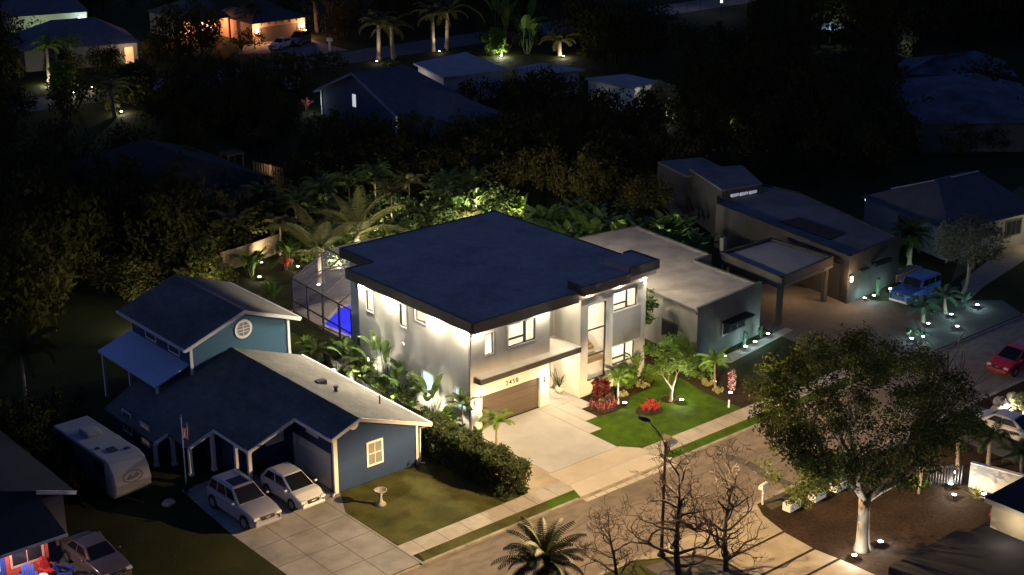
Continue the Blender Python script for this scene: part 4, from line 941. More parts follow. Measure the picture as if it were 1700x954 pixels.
# hedge
HD = thing('hedge', 'thick clipped hedge between the dry lawn and the driveway', 'hedge', (-3.45, -4.4, 0))
def hedge_mesh():
    rg = random.Random(2); mb = MB(); cs = []
    for i in range(760):
        y = rg.uniform(-3.8, 4.0); t = 1 + .10 * math.sin(y * 2.3) + .06 * math.sin(y * 5.1); top = 1.95 * t
        if rg.random() < .62: x = rg.choice((-1, 1)) * rg.uniform(.62, .84); z = rg.uniform(.1, top)
        else: x = rg.uniform(-.76, .76); z = top * rg.uniform(.86, 1.04)
        if rg.random() < .10: y = rg.choice((-3.9, 4.0)); x = rg.uniform(-.9, .9)
        cs.append((x, y, z))
    return leaves(mb, cs, 44, .27, .085, rg, 1)
child('leaves', hedge_mesh().mesh('hedge', M_hedge), HD)
for i in range(9): MB().tube([(random.Random(i).uniform(-.2, .2), -3.4 + i * .85, -.02), (random.Random(i + 50).uniform(-.3, .3), -3.3 + i * .85, 1.3)], [.05, .03], 6).build('stem', M_barkdark, HD)
# front garden
tree(12.56, -4.68, 'small_tree', 'small many stemmed tree lit from below on the front lawn', seed=5, h=4.5, r=1.65, th=1.5, tr=.12, m=M_leafbright, n=60, k=40, cr=.42, leaf=.13, spread=.95)
garden_spot(12.95, -5.35, 'lit spotlight at the foot of the small tree on the lawn', 110, up=1500, target=(12.5, -4.6, 3.2))
palm(9.73, -2.85, 1.75, 'garden', 'slim palm with a glowing trunk in the front bed', rz=.5, trunk=(.09, .055), s=.62, m=M_leafbright)
garden_spot(9.85, -3.33, 'lit spotlight at the foot of the glowing palm trunk in the front bed', 40, up=500, target=(9.7, -2.8, 2.5))
plant('shrub', 'burg', lambda: shrub_mesh(21, .6, 1.25, 22, 30, .12), M_burg, 9.9, -1.15, 'dark burgundy leaved bush below the tall stair window', cat='shrub', stem='a')
plant('shrub', 'burg', None, M_burg, 9.05, -1.7, 'smaller dark red bush at the wall left of the burgundy bush', cat='shrub', s=.5, rz=1, stem='a')
plant('croton', 'croton', pp(31, stems=4, h=.35, L=.4, W=.2, spread=.3, per=5), leaf_mat('leaf_croton', (.22, .14, .03), (.30, .07, .03)), 9.35, -2.55, 'orange and yellow croton between the pink flowers and the palm', stem='a')
plant('croton', 'croton', None, M_pale, 8.75, -2.3, 'pale yellow green bromeliad left of the orange croton', s=.75, rz=2, stem='a')
ros = lambda seed, n=14, h=.25, L=.32: (lambda: paddle_plant(seed, stems=1, h=h, L=L, W=.14, spread=.02, per=n))
for i, (x, y) in enumerate(((7.85, -2.35), (8.0, -2.85), (8.15, -3.2), (8.5, -2.95), (8.75, -3.25), (9.1, -3.0), (8.45, -3.3))):
    plant('bromeliad', 'brom_pink', ros(41), M_pink, x, y, 'pink bromeliad in the low row at the bed edge beside the path', 'flower', s=1.15, rz=i, group='pink bromeliads by the path', stem='b')
for i, (x, y, s_) in enumerate(((10.35, -5.0, .95), (10.8, -4.7, 1.0), (10.6, -5.3, .8), (10.1, -4.75, .75), (11.0, -5.05, .75))):
    plant('bromeliad', 'brom_red', ros(42, 18, .32, .42), M_red, x, y, 'bright red bromeliad in the round bed on the lawn', 'flower', s=s_, rz=i * 1.3, group='red bromeliads in the round bed', stem='b')
plant('viburnum', 'lush_a', lambda: shrub_mesh(51, .75, 1.7, 34, 40, .13), M_leafbright, 11.9, -1.35, 'lush pale green shrub below the lower front window', cat='shrub', stem='a')
plant('traveller_plant', 'strel_a', None, M_leafbright, 12.9, -1.25, 'upright paddle leaved plant right of the lower front window', s=.8, rz=.6, stem='a')
plant('viburnum', 'lush_a', None, M_leafbright, 13.75, -1.55, 'rounded green shrub at the right end of the front bed', cat='shrub', s=.6, rz=1.2, stem='a')
plant('shrub', 'palebush', lambda: shrub_mesh(52, .4, .6, 14, 26, .10), M_pale, 12.75, -1.95, 'small white flecked shrub at the right end of the front bed', cat='shrub', stem='a')
plant('shrub', 'palebush', None, M_pale, 10.75, -2.2, 'small pale shrub behind the glowing palm trunk', cat='shrub', s=.8, rz=2, stem='a')
tree(16.6, 2.6, 'side_tree', 'bright leafy tree in the gap between the lit house and the grey flat house', seed=9, h=4.6, r=1.25, th=1.6, tr=.08, m=M_leafbright, n=46, k=40, cr=.42, leaf=.14)
palm(16.3, -5.2, 1.9, 'garden', 'lit palm at the right corner of the front lawn', rz=.9, trunk=(.09, .06), s=.68, m=M_leafbright)
plant('shrub', 'lush_a', None, M_leafbright, 16.6, -3.6, 'tall green shrub right of the small lawn tree', cat='shrub', s=1.0, rz=2.5, stem='a')
palm(16.9, -1.6, .8, 'areca', 'cane palm behind the small lawn tree', s=.75, rz=.9, m=M_leafbright)
plant('shrub', 'lush_a', None, M_palm, 17.4, -3.2, 'dark rounded shrub on the far side of the right bed', cat='shrub', s=.8, rz=.5, stem='a')
plant('shrub', 'palebush', None, M_pale, 16.2, -4.55, 'pale variegated shrub left of the lit corner palm', cat='shrub', s=1.0, rz=.7, stem='a')
plant('shrub', 'palebush', None, M_pale, 15.9, -5.8, 'low pale plant at the corner palm foot by the lawn edge', cat='shrub', s=.8, rz=2.7, stem='a')
garden_spot(16.75, -4.7, 'lit spotlight behind the palm at the right corner of the lawn', 35, up=600, target=(16.3, -4.6, 2.6))
T = thing('ti_plant', 'tall red and white leaved plant right of the corner palm', 'plant', (16.75, -6.2, 0))
child('leaves', leaves(MB(), [(0, 0, .25 + i * .14) for i in range(9)], 18, .26, .09, random.Random(3)).mesh('ti', M_pink), T)
child('flowers', leaves(MB(), [(0, 0, .25 + i * .14) for i in range(9)], 11, .27, .08, random.Random(4)).mesh('ti_w', M_white), T)
garden_spot(16.2, -6.6, 'small spotlight at the red and white plant by the lawn corner', 14)
T = thing('bollard_light', 'small white marker post near the right end of the lawn', 'post', (14.75, -7.75, 0)); MB().tube([(0,0,0),(0,0,.42)], .06, 8).build('post', M_white, T); MB().lathe([(.08,.42),(.03,.52)], (0,0,0), 8).build('cap', M_white, T)
# side-bed lights hidden in the planting
for x, y, lab in ((-1.45, 12.8, 'spotlight below the big banana leaf by the enclosure'), (-1.5, 10.4, 'spotlight low in the planting below the lantern on the side wall'), (-1.5, 8.2, 'spotlight between the tallest paddle plant and the fence'), (-1.5, 6.2, 'spotlight between the paddle plants below the round vent'), (-1.5, 4.3, 'spotlight at the fence left of the first frosted window'), (-1.45, 2.3, 'spotlight at the fence between the two frosted windows'), (-1.4, .5, 'spotlight at the fence near the front corner palm')):
    garden_spot(x, y, lab, 14, (1, .90, .68), up=2000, target=(.2, y + .5, 3.2), wide=150, soft=.2)
T = thing('plant_pot', 'round white pot with a spiky plant beside the front door', 'plant pot', (8.1, .95, .014))
MB().lathe([(.16, 0), (.27, .16), (.29, .32), (.24, .42), (.21, .42), (.2, .36)], (0,0,0), 16).build('pot', mat('pot_white', (.6, .57, .5), .6), T, True)
mb = MB(); rg = random.Random(8)
for i in range(16): a = i * 2.4; e = rg.uniform(.9, 1.5); L_ = rg.uniform(.5, 1.25); d = Vector((math.cos(a) * math.cos(e), math.sin(a) * math.cos(e), math.sin(e))); mb.beam(Vector((0,0,.36)), Vector((0,0,.36)) + d * L_, .05, .012)
mb.build('leaves', M_palm, T)

rg = random.Random(123)
for i in range(22):
    y = -1.2 + i * .72; x = -1.15 + rg.uniform(-.3, .35)
    plant('shrub', ('shrub_a', 'lush_a', 'philo')[i % 3], None, (M_palm, M_leafbright, M_banana)[i % 3], x, y, 'leafy shrub in the planted strip between the black fence and the white side wall', cat='shrub', s=rg.uniform(.55, .95) * (.6 if i % 3 == 1 else 1), rz=rg.uniform(0, 6), group='shrubs along the black picket fence', stem='a')
def undergrowth(label, area, n, zmax, size, m, seed, per=40, r=.8):
    rg = random.Random(seed); cs = []; x0, x1, y0, y1 = area
    while len(cs) < n:
        x, y = rg.uniform(x0, x1), rg.uniform(y0, y1); z = zmax * (.55 + .45 * math.sin(x * .9 + 1.3 * math.sin(y * .7))) * rg.uniform(.2, 1)
        cs.append((x, y, max(.1, z)))
    o = leaves(MB(), cs, per, r, size, rg, .6).build('undergrowth', m); o['kind'] = 'stuff'; o['label'] = label; o['category'] = 'undergrowth'
undergrowth('dense lit undergrowth filling the back garden behind the lit house', (9, 33, 30.5, 46), 430, 2.6, .19, M_palm, 5)
undergrowth('dark undergrowth along the back fence left of the pool enclosure', (-7, 9, 36.8, 46), 190, 3.0, .17, M_leaf, 6)
undergrowth('tangled undergrowth behind the pale flat roof', (22, 38, 16.5, 25), 260, 2.4, .20, M_palm, 7)
# ------------------------------------------------------------------ back garden
palm(8.2, 28.9, 2.5, 'coconut', 'coconut palm with a floodlit trunk behind the pool enclosure', M_coco, .2, trunk=(.30, .20), bend=.1)
palm(12.6, 30.0, 2.8, 'coconut', 'coconut palm rising behind the left back corner of the dark flat roof', M_coco, 1.6, trunk=(.28, .20), s=1.0)
garden_spot(7.5, 28.2, 'spotlight at the floodlit coconut palm trunk', 60, SOFT, up=1800, target=(8.1, 28.9, 4))
garden_spot(12.0, 29.0, 'spotlight at the coconut palm behind the dark flat roof', 80, SOFT, up=2200, target=(12.5, 30, 4.5))
plant('banana_plant', 'banana_fan', pp(61, stems=3, h=1.3, L=1.1, W=.35, spread=.3, per=4), M_leafbright, 4.75, 33.6, 'banana plant glowing before the wooden back fence, nearer the blue house', s=1.2, stem='a')
plant('banana_plant', 'banana_fan', None, M_leafbright, 8.45, 33.8, 'glowing banana plant with pink stems before the back fence, nearer the coconut palm', s=1.2, rz=1.5, stem='a')
garden_spot(5.0, 32.8, 'spotlight at the left glowing banana plant by the back fence', 70, SOFT); garden_spot(8.7, 33.0, 'spotlight at the banana plant with pink stems by the back fence', 60, SOFT)
garden_spot(2.6, 35.2, 'spotlight at the left end of the wooden back fence', 22, (1, .75, .45), up=1500, target=(1.5, 40, 5), wide=130); garden_spot(7.0, 35.8, 'spotlight in the middle of the wooden back fence', 22, (1, .78, .5), up=1500, target=(7.5, 41, 5), wide=130)
plant('shrub', 'brom_red', None, M_red, 7.9, 33.5, 'red bromeliad at the foot of the pink stemmed banana plant', cat='flower', s=1.6, stem='b')
BB = 'broad leaved plants behind the lit house'
rg = random.Random(78)
for i in range(44):
    x = 10.5 + i * .46; y = 29.2 + rg.uniform(0, 9)
    if i % 3 == 1: palm(x, y, rg.uniform(.3, 1.6), 'areca', 'feathery cane palm in the lit planting along the back of the garden behind the house', (M_palm, M_coco)[i % 2], rg.uniform(0, 6), s=rg.uniform(.7, 1.0), group='feathery palms in the lit planting behind the house', trunk=(.10, .07))
    else: plant('banana_plant', 'back_plant%d' % (i % 4), pp(82 + i % 4, stems=4 + i % 3, h=1.3 + .2 * (i % 4), L=.85 + .12 * (i % 3), W=.30 + .06 * (i % 4), spread=.7, per=6), (M_banana, M_palm, M_leafbright)[i % 5 % 3], x, y, 'broad leaved plant in the lit planting along the back of the garden behind the house', s=rg.uniform(.85, 1.35), rz=rg.uniform(0, 6), group=BB, stem='a')
rg = random.Random(77)
for i, (x, y, h_, s_) in enumerate(((9.5, 37, 2.5, 1.1), (14.5, 33.5, 1.3, 1.0), (16.5, 35.5, 2.6, 1.0), (18.6, 32.8, 1.2, .9), (20.3, 36.0, 3.2, 1.0), (22, 33, 1.5, 1.0), (24, 34.5, 1.2, 1.0), (25.5, 31.5, 1.2, .9), (15, 42, 2.4, 1.1), (18, 43.5, 3.0, 1.2), (20.5, 42.6, 2.6, 1.1), (23.2, 43, 2.8, 1.1), (25.8, 41, 2.4, 1.1), (28, 38.5, 2.2, 1.0), (30.5, 37, 2.2, 1.0), (26.5, 37.5, 1.8, 1.0), (12.2, 43.5, 2.8, 1.1), (17.2, 30.5, .8, .8), (20.8, 30.2, .9, .85), (12.5, 38.8, 3.0, 1.1), (6.2, 38.5, 2.5, 1.1), (2.5, 38.5, 2.0, 1.0), (16, 40, 3.4, 1.1), (21.5, 40, 3.6, 1.0))):
    palm(x, y, h_, 'areca' if i % 3 else 'garden', 'cane palm in the dense screen along the back of the garden', M_coco if i % 4 == 0 else M_palm, rg.uniform(0, 6), s=s_, group='cane palms along the back garden', trunk=(.10, .07))
for i, (x, y, s_) in enumerate(((-4.5, 34, 1.3), (0, 38.5, 1.3), (4.2, 39, 1.3), (9.6, 40, 1.4), (6.5, 35.6, .5), (10.8, 37.0, .8), (-1.5, 27, 1.0), (.5, 31, 1.1), (-3, 31, 1.2), (1.5, 35, 1.2), (10.8, 34.4, .9), (14, 36.6, 1.1))):
    plant('shrub', 'garden_bush', lambda: shrub_mesh(71, 1.2, 2.6, 46, 40, .16), M_leaf, x, y, 'dark bush in the back garden near the wooden fence', cat='shrub', s=s_, rz=i, group='bushes along the back fence', stem='a')
for x, y, p_ in ((11, 30.5, 160), (13.5, 29.0, 200), (15.8, 28.4, 300), (18.2, 28.8, 300), (20.8, 28.2, 300), (23.4, 29.0, 300), (26.5, 28.6, 260), (29, 26.5, 220)): garden_spot(x, y, 'added light behind the house at the foot of the cane palms', p_, SOFT, group='added lights at the cane palms behind the house', up=5200, target=(x + .8, y + 5, 3.0), wide=145)  # unseen lamps added to lift the belt of plants
for x, y, tx, ty, p_, lab in ((14, 34.8, 15, 41, 4200, 'added light deep in the back planting nearest the coconut palms'), (18.5, 35.2, 19.5, 41, 4200, 'added light deep in the back planting left of the roof corner'), (23, 35.4, 24, 41, 3400, 'added light deep in the back planting behind the roof corner'), (27.5, 33, 29, 38, 3600, 'added light deep in the back planting right of the roof corner'), (24.2, 17.6, 25.5, 22, 2600, 'added light in the planting at the left end of the pale flat roof'), (28.2, 16.4, 29.5, 21, 2600, 'added light in the planting at the middle of the pale flat roof'), (31.5, 13.4, 33.5, 17.5, 2200, 'added light in the planting at the right end of the pale flat roof'), (-2.5, 29, -1, 35, 2400, 'added light among the dark bushes left of the pool enclosure'), (-7.5, 27, -8, 34, 1300, 'added light in the dark trees behind the blue house gable')):
    garden_spot(x, y, lab, 30, (1, .92, .66), up=p_, target=(tx, ty, 3.0), wide=140, group='added lights in the back planting')  # added uplights that brighten the dark foliage, not known garden fittings
RB = 'broad leaved plants behind the pale flat roof'
for i, (x, y) in enumerate(((23.5, 20.5), (25.2, 18.6), (26.5, 21), (28, 18.3), (29.3, 20.5), (30.8, 17.6), (31.6, 15.2), (32.6, 19.6), (30.6, 12.8), (32.8, 12.6), (29.9, 10.2), (27.5, 24), (31, 23.5), (34.5, 16.5), (24.8, 24.5))):
    plant('banana_plant', 'hedge_plant', pp(81, stems=6, h=1.8, L=1.2, W=.55, spread=.8, per=5), M_banana, x, y, 'broad leaved plant in the thick planting behind the pale flat roof', s=rg.uniform(1.1, 1.6), rz=rg.uniform(0, 6), group=RB, stem='a')
tree(37.5, 22.5, 'dark_round', 'dark round tree behind the long dark house roof block', seed=15, h=5, r=2.2, th=1.4, tr=.14, m=M_darktree, bark=M_barkdark, n=60, k=30, cr=.7, leaf=.16)

# ------------------------------------------------------------------ across the road: big tree, bare trees, palms
def big_trunk():
    rg = random.Random(12); mb = MB(); tips = []
    mb.tube([(0, 0, -.1), (.01, .02, .35), (0, .03, 1.3), (-.03, .05, 2.3), (-.05, .05, 3.1)], [.50, .36, .31, .29, .32], 14)
    for d, L, r in (((-.45, .25, 1), 3.2, .17), ((.55, -.5, .9), 3.6, .19), ((1.0, -.55, .95), 4.2, .20), ((.05, .55, 1), 3.0, .17), ((-.5, -.35, .9), 2.8, .15)):
        limbs(mb, rg, (-.05 + d[0] * .15, .05 + d[1] * .15, 2.95), d, L, r, 3, .6, .25, 5, tips, .015, (2, 3))
    return mb
BT = thing('broadleaf_tree', 'big spreading tree with a pale floodlit trunk across the road', 'tree', (6.45, -24.4, 0))
child('trunk', cached('big_trunk', big_trunk, M_barkbig, True), BT)
def big_crown():
    rg = random.Random(31); mb = MB(); cs = [Vector((c.x - .7, c.y + .6, c.z)) for c in crown_centers(rg, 540, 5.7, 5.6, 3.9, 8.0) if not (c.z < 6.0 and c.x > .5 and abs(c.y + .5) < 3.2)]
    cs += [Vector((-2.6 + rg.gauss(0, 1.0), 1.8 + rg.gauss(0, 1.0), 4.6 + rg.gauss(0, .6))) for _ in range(46)]
    return leaves(mb, cs, 84, .56, .088, rg, .6)
child('crown', big_crown().mesh('big_crown', leaf_mat('leaf_big_tree', (.028, .048, .010), (.075, .090, .022), .45, spec=.06)), BT)
garden_spot(5.35, -24.75, 'spotlight left of the big tree trunk across the road', 200, WHITE, up=1500, target=(4.0, -24, 8)); garden_spot(7.55, -24.75, 'spotlight right of the big tree trunk across the road', 190, WHITE, up=1500, target=(9.2, -23.5, 8))
def bare(seed, h, lean, r, nl=12, reach=2.3):
    """leafless tree: leaning trunk, wide crooked limbs all the way up, fine twigs"""
    def f():
        rg = random.Random(seed); mb = MB(); n = 9; pts = []
        for i in range(n + 1): t = i / n; pts.append(Vector((lean[0] * t * h + .12 * math.sin(t * 5 + seed), lean[1] * t * h + .10 * math.sin(t * 4), -.1 + t * h)))
        mb.tube(pts, [max(.018, r * (1 - .85 * i / n)) for i in range(n + 1)], 8)
        for k in range(nl):
            t = .22 + .78 * k / (nl - 1); p = pts[min(n, int(t * n))]; a = k * 2.4 + rg.uniform(-.5, .5); e = R(rg.uniform(-5, 30) + 40 * t * t)
            limbs(mb, rg, p, (math.cos(a) * math.cos(e), math.sin(a) * math.cos(e), math.sin(e)), reach * (1 - .5 * t) * rg.uniform(.45, .62), r * (.60 - .30 * t), 4, .95, .10, 5, None, .0105, (2, 3), .30)
        return mb
    return f
for nm, x, y, seed, h_, lean, r_, lab in (('a', -2.6, -20.0, 4, 5.6, (-.03, .06), .19, 'leafless dark tree growing right beside the street lamp'), ('b', -.6, -21.2, 8, 5.0, (.10, .05), .16, 'leafless dark tree with forked trunk right of the street lamp'), ('c', -5.8, -18.8, 6, 3.6, (-.1, .1), .11, 'smaller leafless tree between the round palm and the street lamp')):
    T = thing('bare_tree', lab, 'tree', (x, y, 0)); me = cached('bare_' + nm, bare(seed, h_, lean, r_, 11 if nm == 'c' else 15, 2.6 if nm == 'c' else 3.5), M_barkdark, True); child('branches', me, T)
palm(-9.3, -17.1, 1.9, 'date', 'dense round palm at the bottom edge across the road', leaf_mat('leaf_dark_palm', (.020, .030, .010), (.038, .046, .014)), .3, trunk=(.2, .16), s=1.15)
for x, y, s_, lab in ((7.2, -19.1, 1, 'white planter box of green plants nearest the road driveway'), (9.2, -19.25, .95, 'white planter box behind the first one, beside the kerb'), (11.0, -19.3, .9, 'pale planter box half hidden under the big tree')):
    T = thing('planter_box', lab, 'planter', (x, y, 0), R(4)); mb = MB()
    for a, b, c, d in ((-.5, .5, -.26, -.21), (-.5, .5, .21, .26), (-.5, -.45, -.209, .209), (.45, .5, -.209, .209)): mb.box(a, b, c, d, .0, .46)
    mb.build('box', M_white, T); MB().box(-.449, .449, -.209, .209, .02, .38).build('soil', M_mulch, T); child('plants', cached('planter_leaves', lambda: leaves(MB(), [(-.25,0,.45),(0,.05,.48),(.25,0,.45)], 16, .18, .09, random.Random(5)), M_pale), T)
T = thing('mailbox', 'white mailbox on a post at the kerb across the road', 'mailbox', (6.35, -17.75, 0), R(100)); MB().beam((0,0,0), (0,0,1.0), .1).build('post', M_white, T)
mb = MB().prismY([(-.14, 0), (.14, 0), (.14, .18), (.09, .27), (0, .31), (-.09, .27), (-.14, .18)], -.3, .3); o = mb.build('box', M_white, T); o.location = (0, 0, 1.0)
T = thing('mailbox', 'dark bronze mailbox on a post on the verge before the lit house', 'mailbox', (6.7, -10.05, 0), 0); MB().beam((0,0,0), (0,0,1.05), .10).build('post', M_bronze, T)
mb = MB().prismY([(-.14, 0), (.14, 0), (.14, .18), (.09, .26), (0, .29), (-.09, .26), (-.14, .18)], -.32, .28); o = mb.build('box', mat('mailbox_bronze', (.10, .08, .055), .5), T); o.location = (0, 0, 1.05)
# right-hand garden across the road
palm(19.6, -23.4, 1.9, 'garden', 'arching palm behind the white garden wall across the road', rz=.4, s=.9); palm(18.4, -22.2, 2.2, 'garden', 'dark palm by the white parked car across the road', rz=1.4, s=.9); palm(20.6, -25.0, 1.2, 'garden', 'low palm at the right edge behind the white garden wall', rz=2.4, s=.8)
T = thing('agave', 'spiky agave lit beside the white garden wall', 'plant', (16.0, -25.0, 0)); mb = MB(); rg = random.Random(9)
for i in range(26):
    a = i * 2.399; e = R(rg.uniform(20, 75)); d = Vector((math.cos(a)*math.cos(e), math.sin(a)*math.cos(e), math.sin(e))); s_ = Vector((-math.sin(a), math.cos(a), 0)) * .05; L_ = rg.uniform(.7, 1.0)
    mb.add([Vector((0,0,.08)) - s_, Vector((0,0,.08)) + s_, d * L_ * .6 + s_ * .9, d * L_, d * L_ * .6 - s_ * .9], [(0,1,2,4),(4,2,3)])
mb.build('leaves', M_pale, T); MB().blob((0,0,.06), .12, .12, .12, 1).build('core', M_pale, T)
W_ = thing('garden_wall', 'white glowing garden wall across the road at the right', 'wall', (16.9, -23.9, 0)); mb = MB().beam((0, 0, .75), (1.2, -4.6, .75), .18, 1.5); mb.build('wall', mat('garden_white', (.42, .40, .36), .8), W_); MB().beam((0, 0, 1.52), (1.2, -4.6, 1.52), .26, .07).build('coping', M_trim, W_)
picket('slat_fence', 'dark slatted fence joining the white garden wall', [(14.4, -21.6), (16.7, -23.6)], 1.3, M_black, .16, .07)
for x, y, lab, p_ in ((16.0, -23.3, 'spotlight at the dark slatted fence', 110), (15.0, -24.2, 'spotlight on the mulch left of the agave', 120), (16.35, -25.2, 'spotlight at the agave beside the white wall', 25), (17.4, -22.6, 'spotlight behind the dark slatted fence', 30), (19.2, -24.6, 'spotlight behind the white garden wall', 22), (27.5, -19.9, 'spotlight among the pale boulders', 130), (28.4, -19.5, 'spotlight behind the pale boulders', 90)): garden_spot(x, y, lab, p_)
tree(14.0, -22.6, 'small_orange', 'slim dark tree left of the lit slatted fence', seed=19, h=3.6, r=1.0, th=1.6, tr=.07, m=M_leaf, n=26, k=34, cr=.4, leaf=.1)
plant('shrub', 'palebush', None, M_leafbright, 14.5, -22.1, 'glowing low shrub beside the slim dark tree', cat='shrub', s=1.4, stem='a')
plant('shrub', 'palebush', None, M_pink, 14.6, -27.4, 'pinkish shrub at the corner of the cream house', cat='shrub', s=1.5, stem='a')
rg = random.Random(14)
for i, (x, y, s_) in enumerate(((27.0, -19.2, .5), (27.9, -19.0, .7), (28.7, -20.2, .6), (26.6, -20.3, .4), (27.9, -20.9, .5), (29.4, -19.0, .6), (26.9, -21.2, .35))):
    T = thing('boulder', 'pale boulder in the lit rock bed beside the white car', 'boulder', (x, y, 0), i, 'pale boulders in the rock bed'); child('rock', cached('rock', lambda: MB().blob((0,0,.4), .9, .7, .55, 3, .2, 9, 6), M_stone), T, scale=(s_, s_, s_))
plant('shrub', 'burg', None, M_pale, 28.3, -19.9, 'pale bush growing among the lit boulders', cat='shrub', s=.9, stem='a')

# ------------------------------------------------------------------ gardens of the long flat house
tree(44.5, -5.1, 'grey_tree', 'pale feathery tree beside the parked blue off-road vehicle', seed=23, h=6.2, r=2.7, th=2.2, tr=.2, m=leaf_mat('leaf_grey', (.09, .10, .06), (.14, .15, .09)), bark=M_bark, n=90, k=40, cr=.6, leaf=.13)
palm(47.0, 1.6, 2.6, 'date', 'palm at the corner of the long flat house above the blue vehicle', M_palm, .4, trunk=(.2, .14), s=.9)
palm(36.9, -6.8, 1.1, 'garden', 'low curved palm nearer the road in the teal lit bed', M_teal, .2, trunk=(.16, .08), s=.85); palm(39.8, -6.75, 1.2, 'garden', 'low curved palm nearer the blue vehicle in the teal lit bed', M_teal, 1.2, trunk=(.18, .08), s=.85)
plant('agave_plant', 'agave_b', lambda: paddle_plant(91, stems=1, h=.3, L=.8, W=.16, spread=.05, per=14), M_teal, 37.9, -6.9, 'blue green spiky plant between the two curved palms', stem='b')
plant('banana_plant', 'strel_b', None, M_teal, 41.7, -7.1, 'spreading teal lit plant at the end of the bed by the pale tree', s=.6, rz=1, stem='a')
plant('agave_plant', 'agave_b', None, M_teal, 33.4, -8.0, 'spiky lit plant in the bed at the pavers edge', s=.9, rz=.4, stem='b'); plant('shrub', 'palebush', None, M_teal, 34.4, -8.3, 'low lit shrub right of the spiky plant at the pavers edge', cat='shrub', stem='a')
plant('cactus', 'cactus', lambda: MB().tube([(0,0,0),(0,0,1.1)], [.13,.10], 8).tube([(0,0,.4),(.25,0,.5),(.27,0,.9)], .07, 6), M_teal, 23.4, -1.45, 'small column cactus lit teal at the grey flat house front', part='body', stem='b')
plant('cactus', 'cactus', None, M_teal, 25.6, -1.1, 'second column cactus at the right front corner of the grey flat house', s=.8, rz=2, part='body', stem='b')
plant('cactus', 'cactus', None, M_teal, 39.3, -1.0, 'column cactus lit teal below the dark window of the long house', s=1.2, rz=1, part='body', stem='b')
TEAL = (.55, .95, .93)
for x, y, lab, p_ in ((23.0, -1.9, 'teal spotlight below the black awning of the grey house', 26), (24.2, -1.75, 'brightest teal spotlight at the grey house front', 36), (26.1, -1.3, 'teal spotlight at the right front corner of the grey house', 26), (20.6, -2.2, 'faint teal spotlight at the left front corner of the grey house', 10), (37.4, -1.2, 'teal spotlight left of the cactus at the long house wall', 26), (38.4, -1.3, 'teal spotlight before the cactus at the long house wall', 36), (40.6, -1.2, 'teal spotlight behind the bonnet of the blue vehicle', 36), (45.6, .6, 'teal spotlight at the corner palm of the long house', 40), (42.6, -7.6, 'pale teal spotlight at the end of the planted bed', 34), (39.4, -7.5, 'white blue spotlight right of the curved palms', 26), (36.5, -7.5, 'teal spotlight left of the curved palms', 22), (33.1, -8.5, 'white spotlight at the spiky plant by the pavers', 26), (34.0, -8.8, 'small white spotlight right of the spiky plant by the pavers', 20), (37.6, -9.2, 'lone white spotlight on the verge before the bed', 16)): garden_spot(x, y, lab, p_ * 1.9, TEAL)
T = thing('brick_planter', 'red brick planter wall behind the blue vehicle', 'planter', (44.3, .0, 0)); MB().box(-1.6, 1.6, -.25, .25, 0, .55).build('wall', mat('red_brick', (.30, .13, .085), .9, (.24, .10, .07), 3), T); MB().box(-1.65, 1.65, -.3, .3, .552, .62).build('cap', M_stone, T)
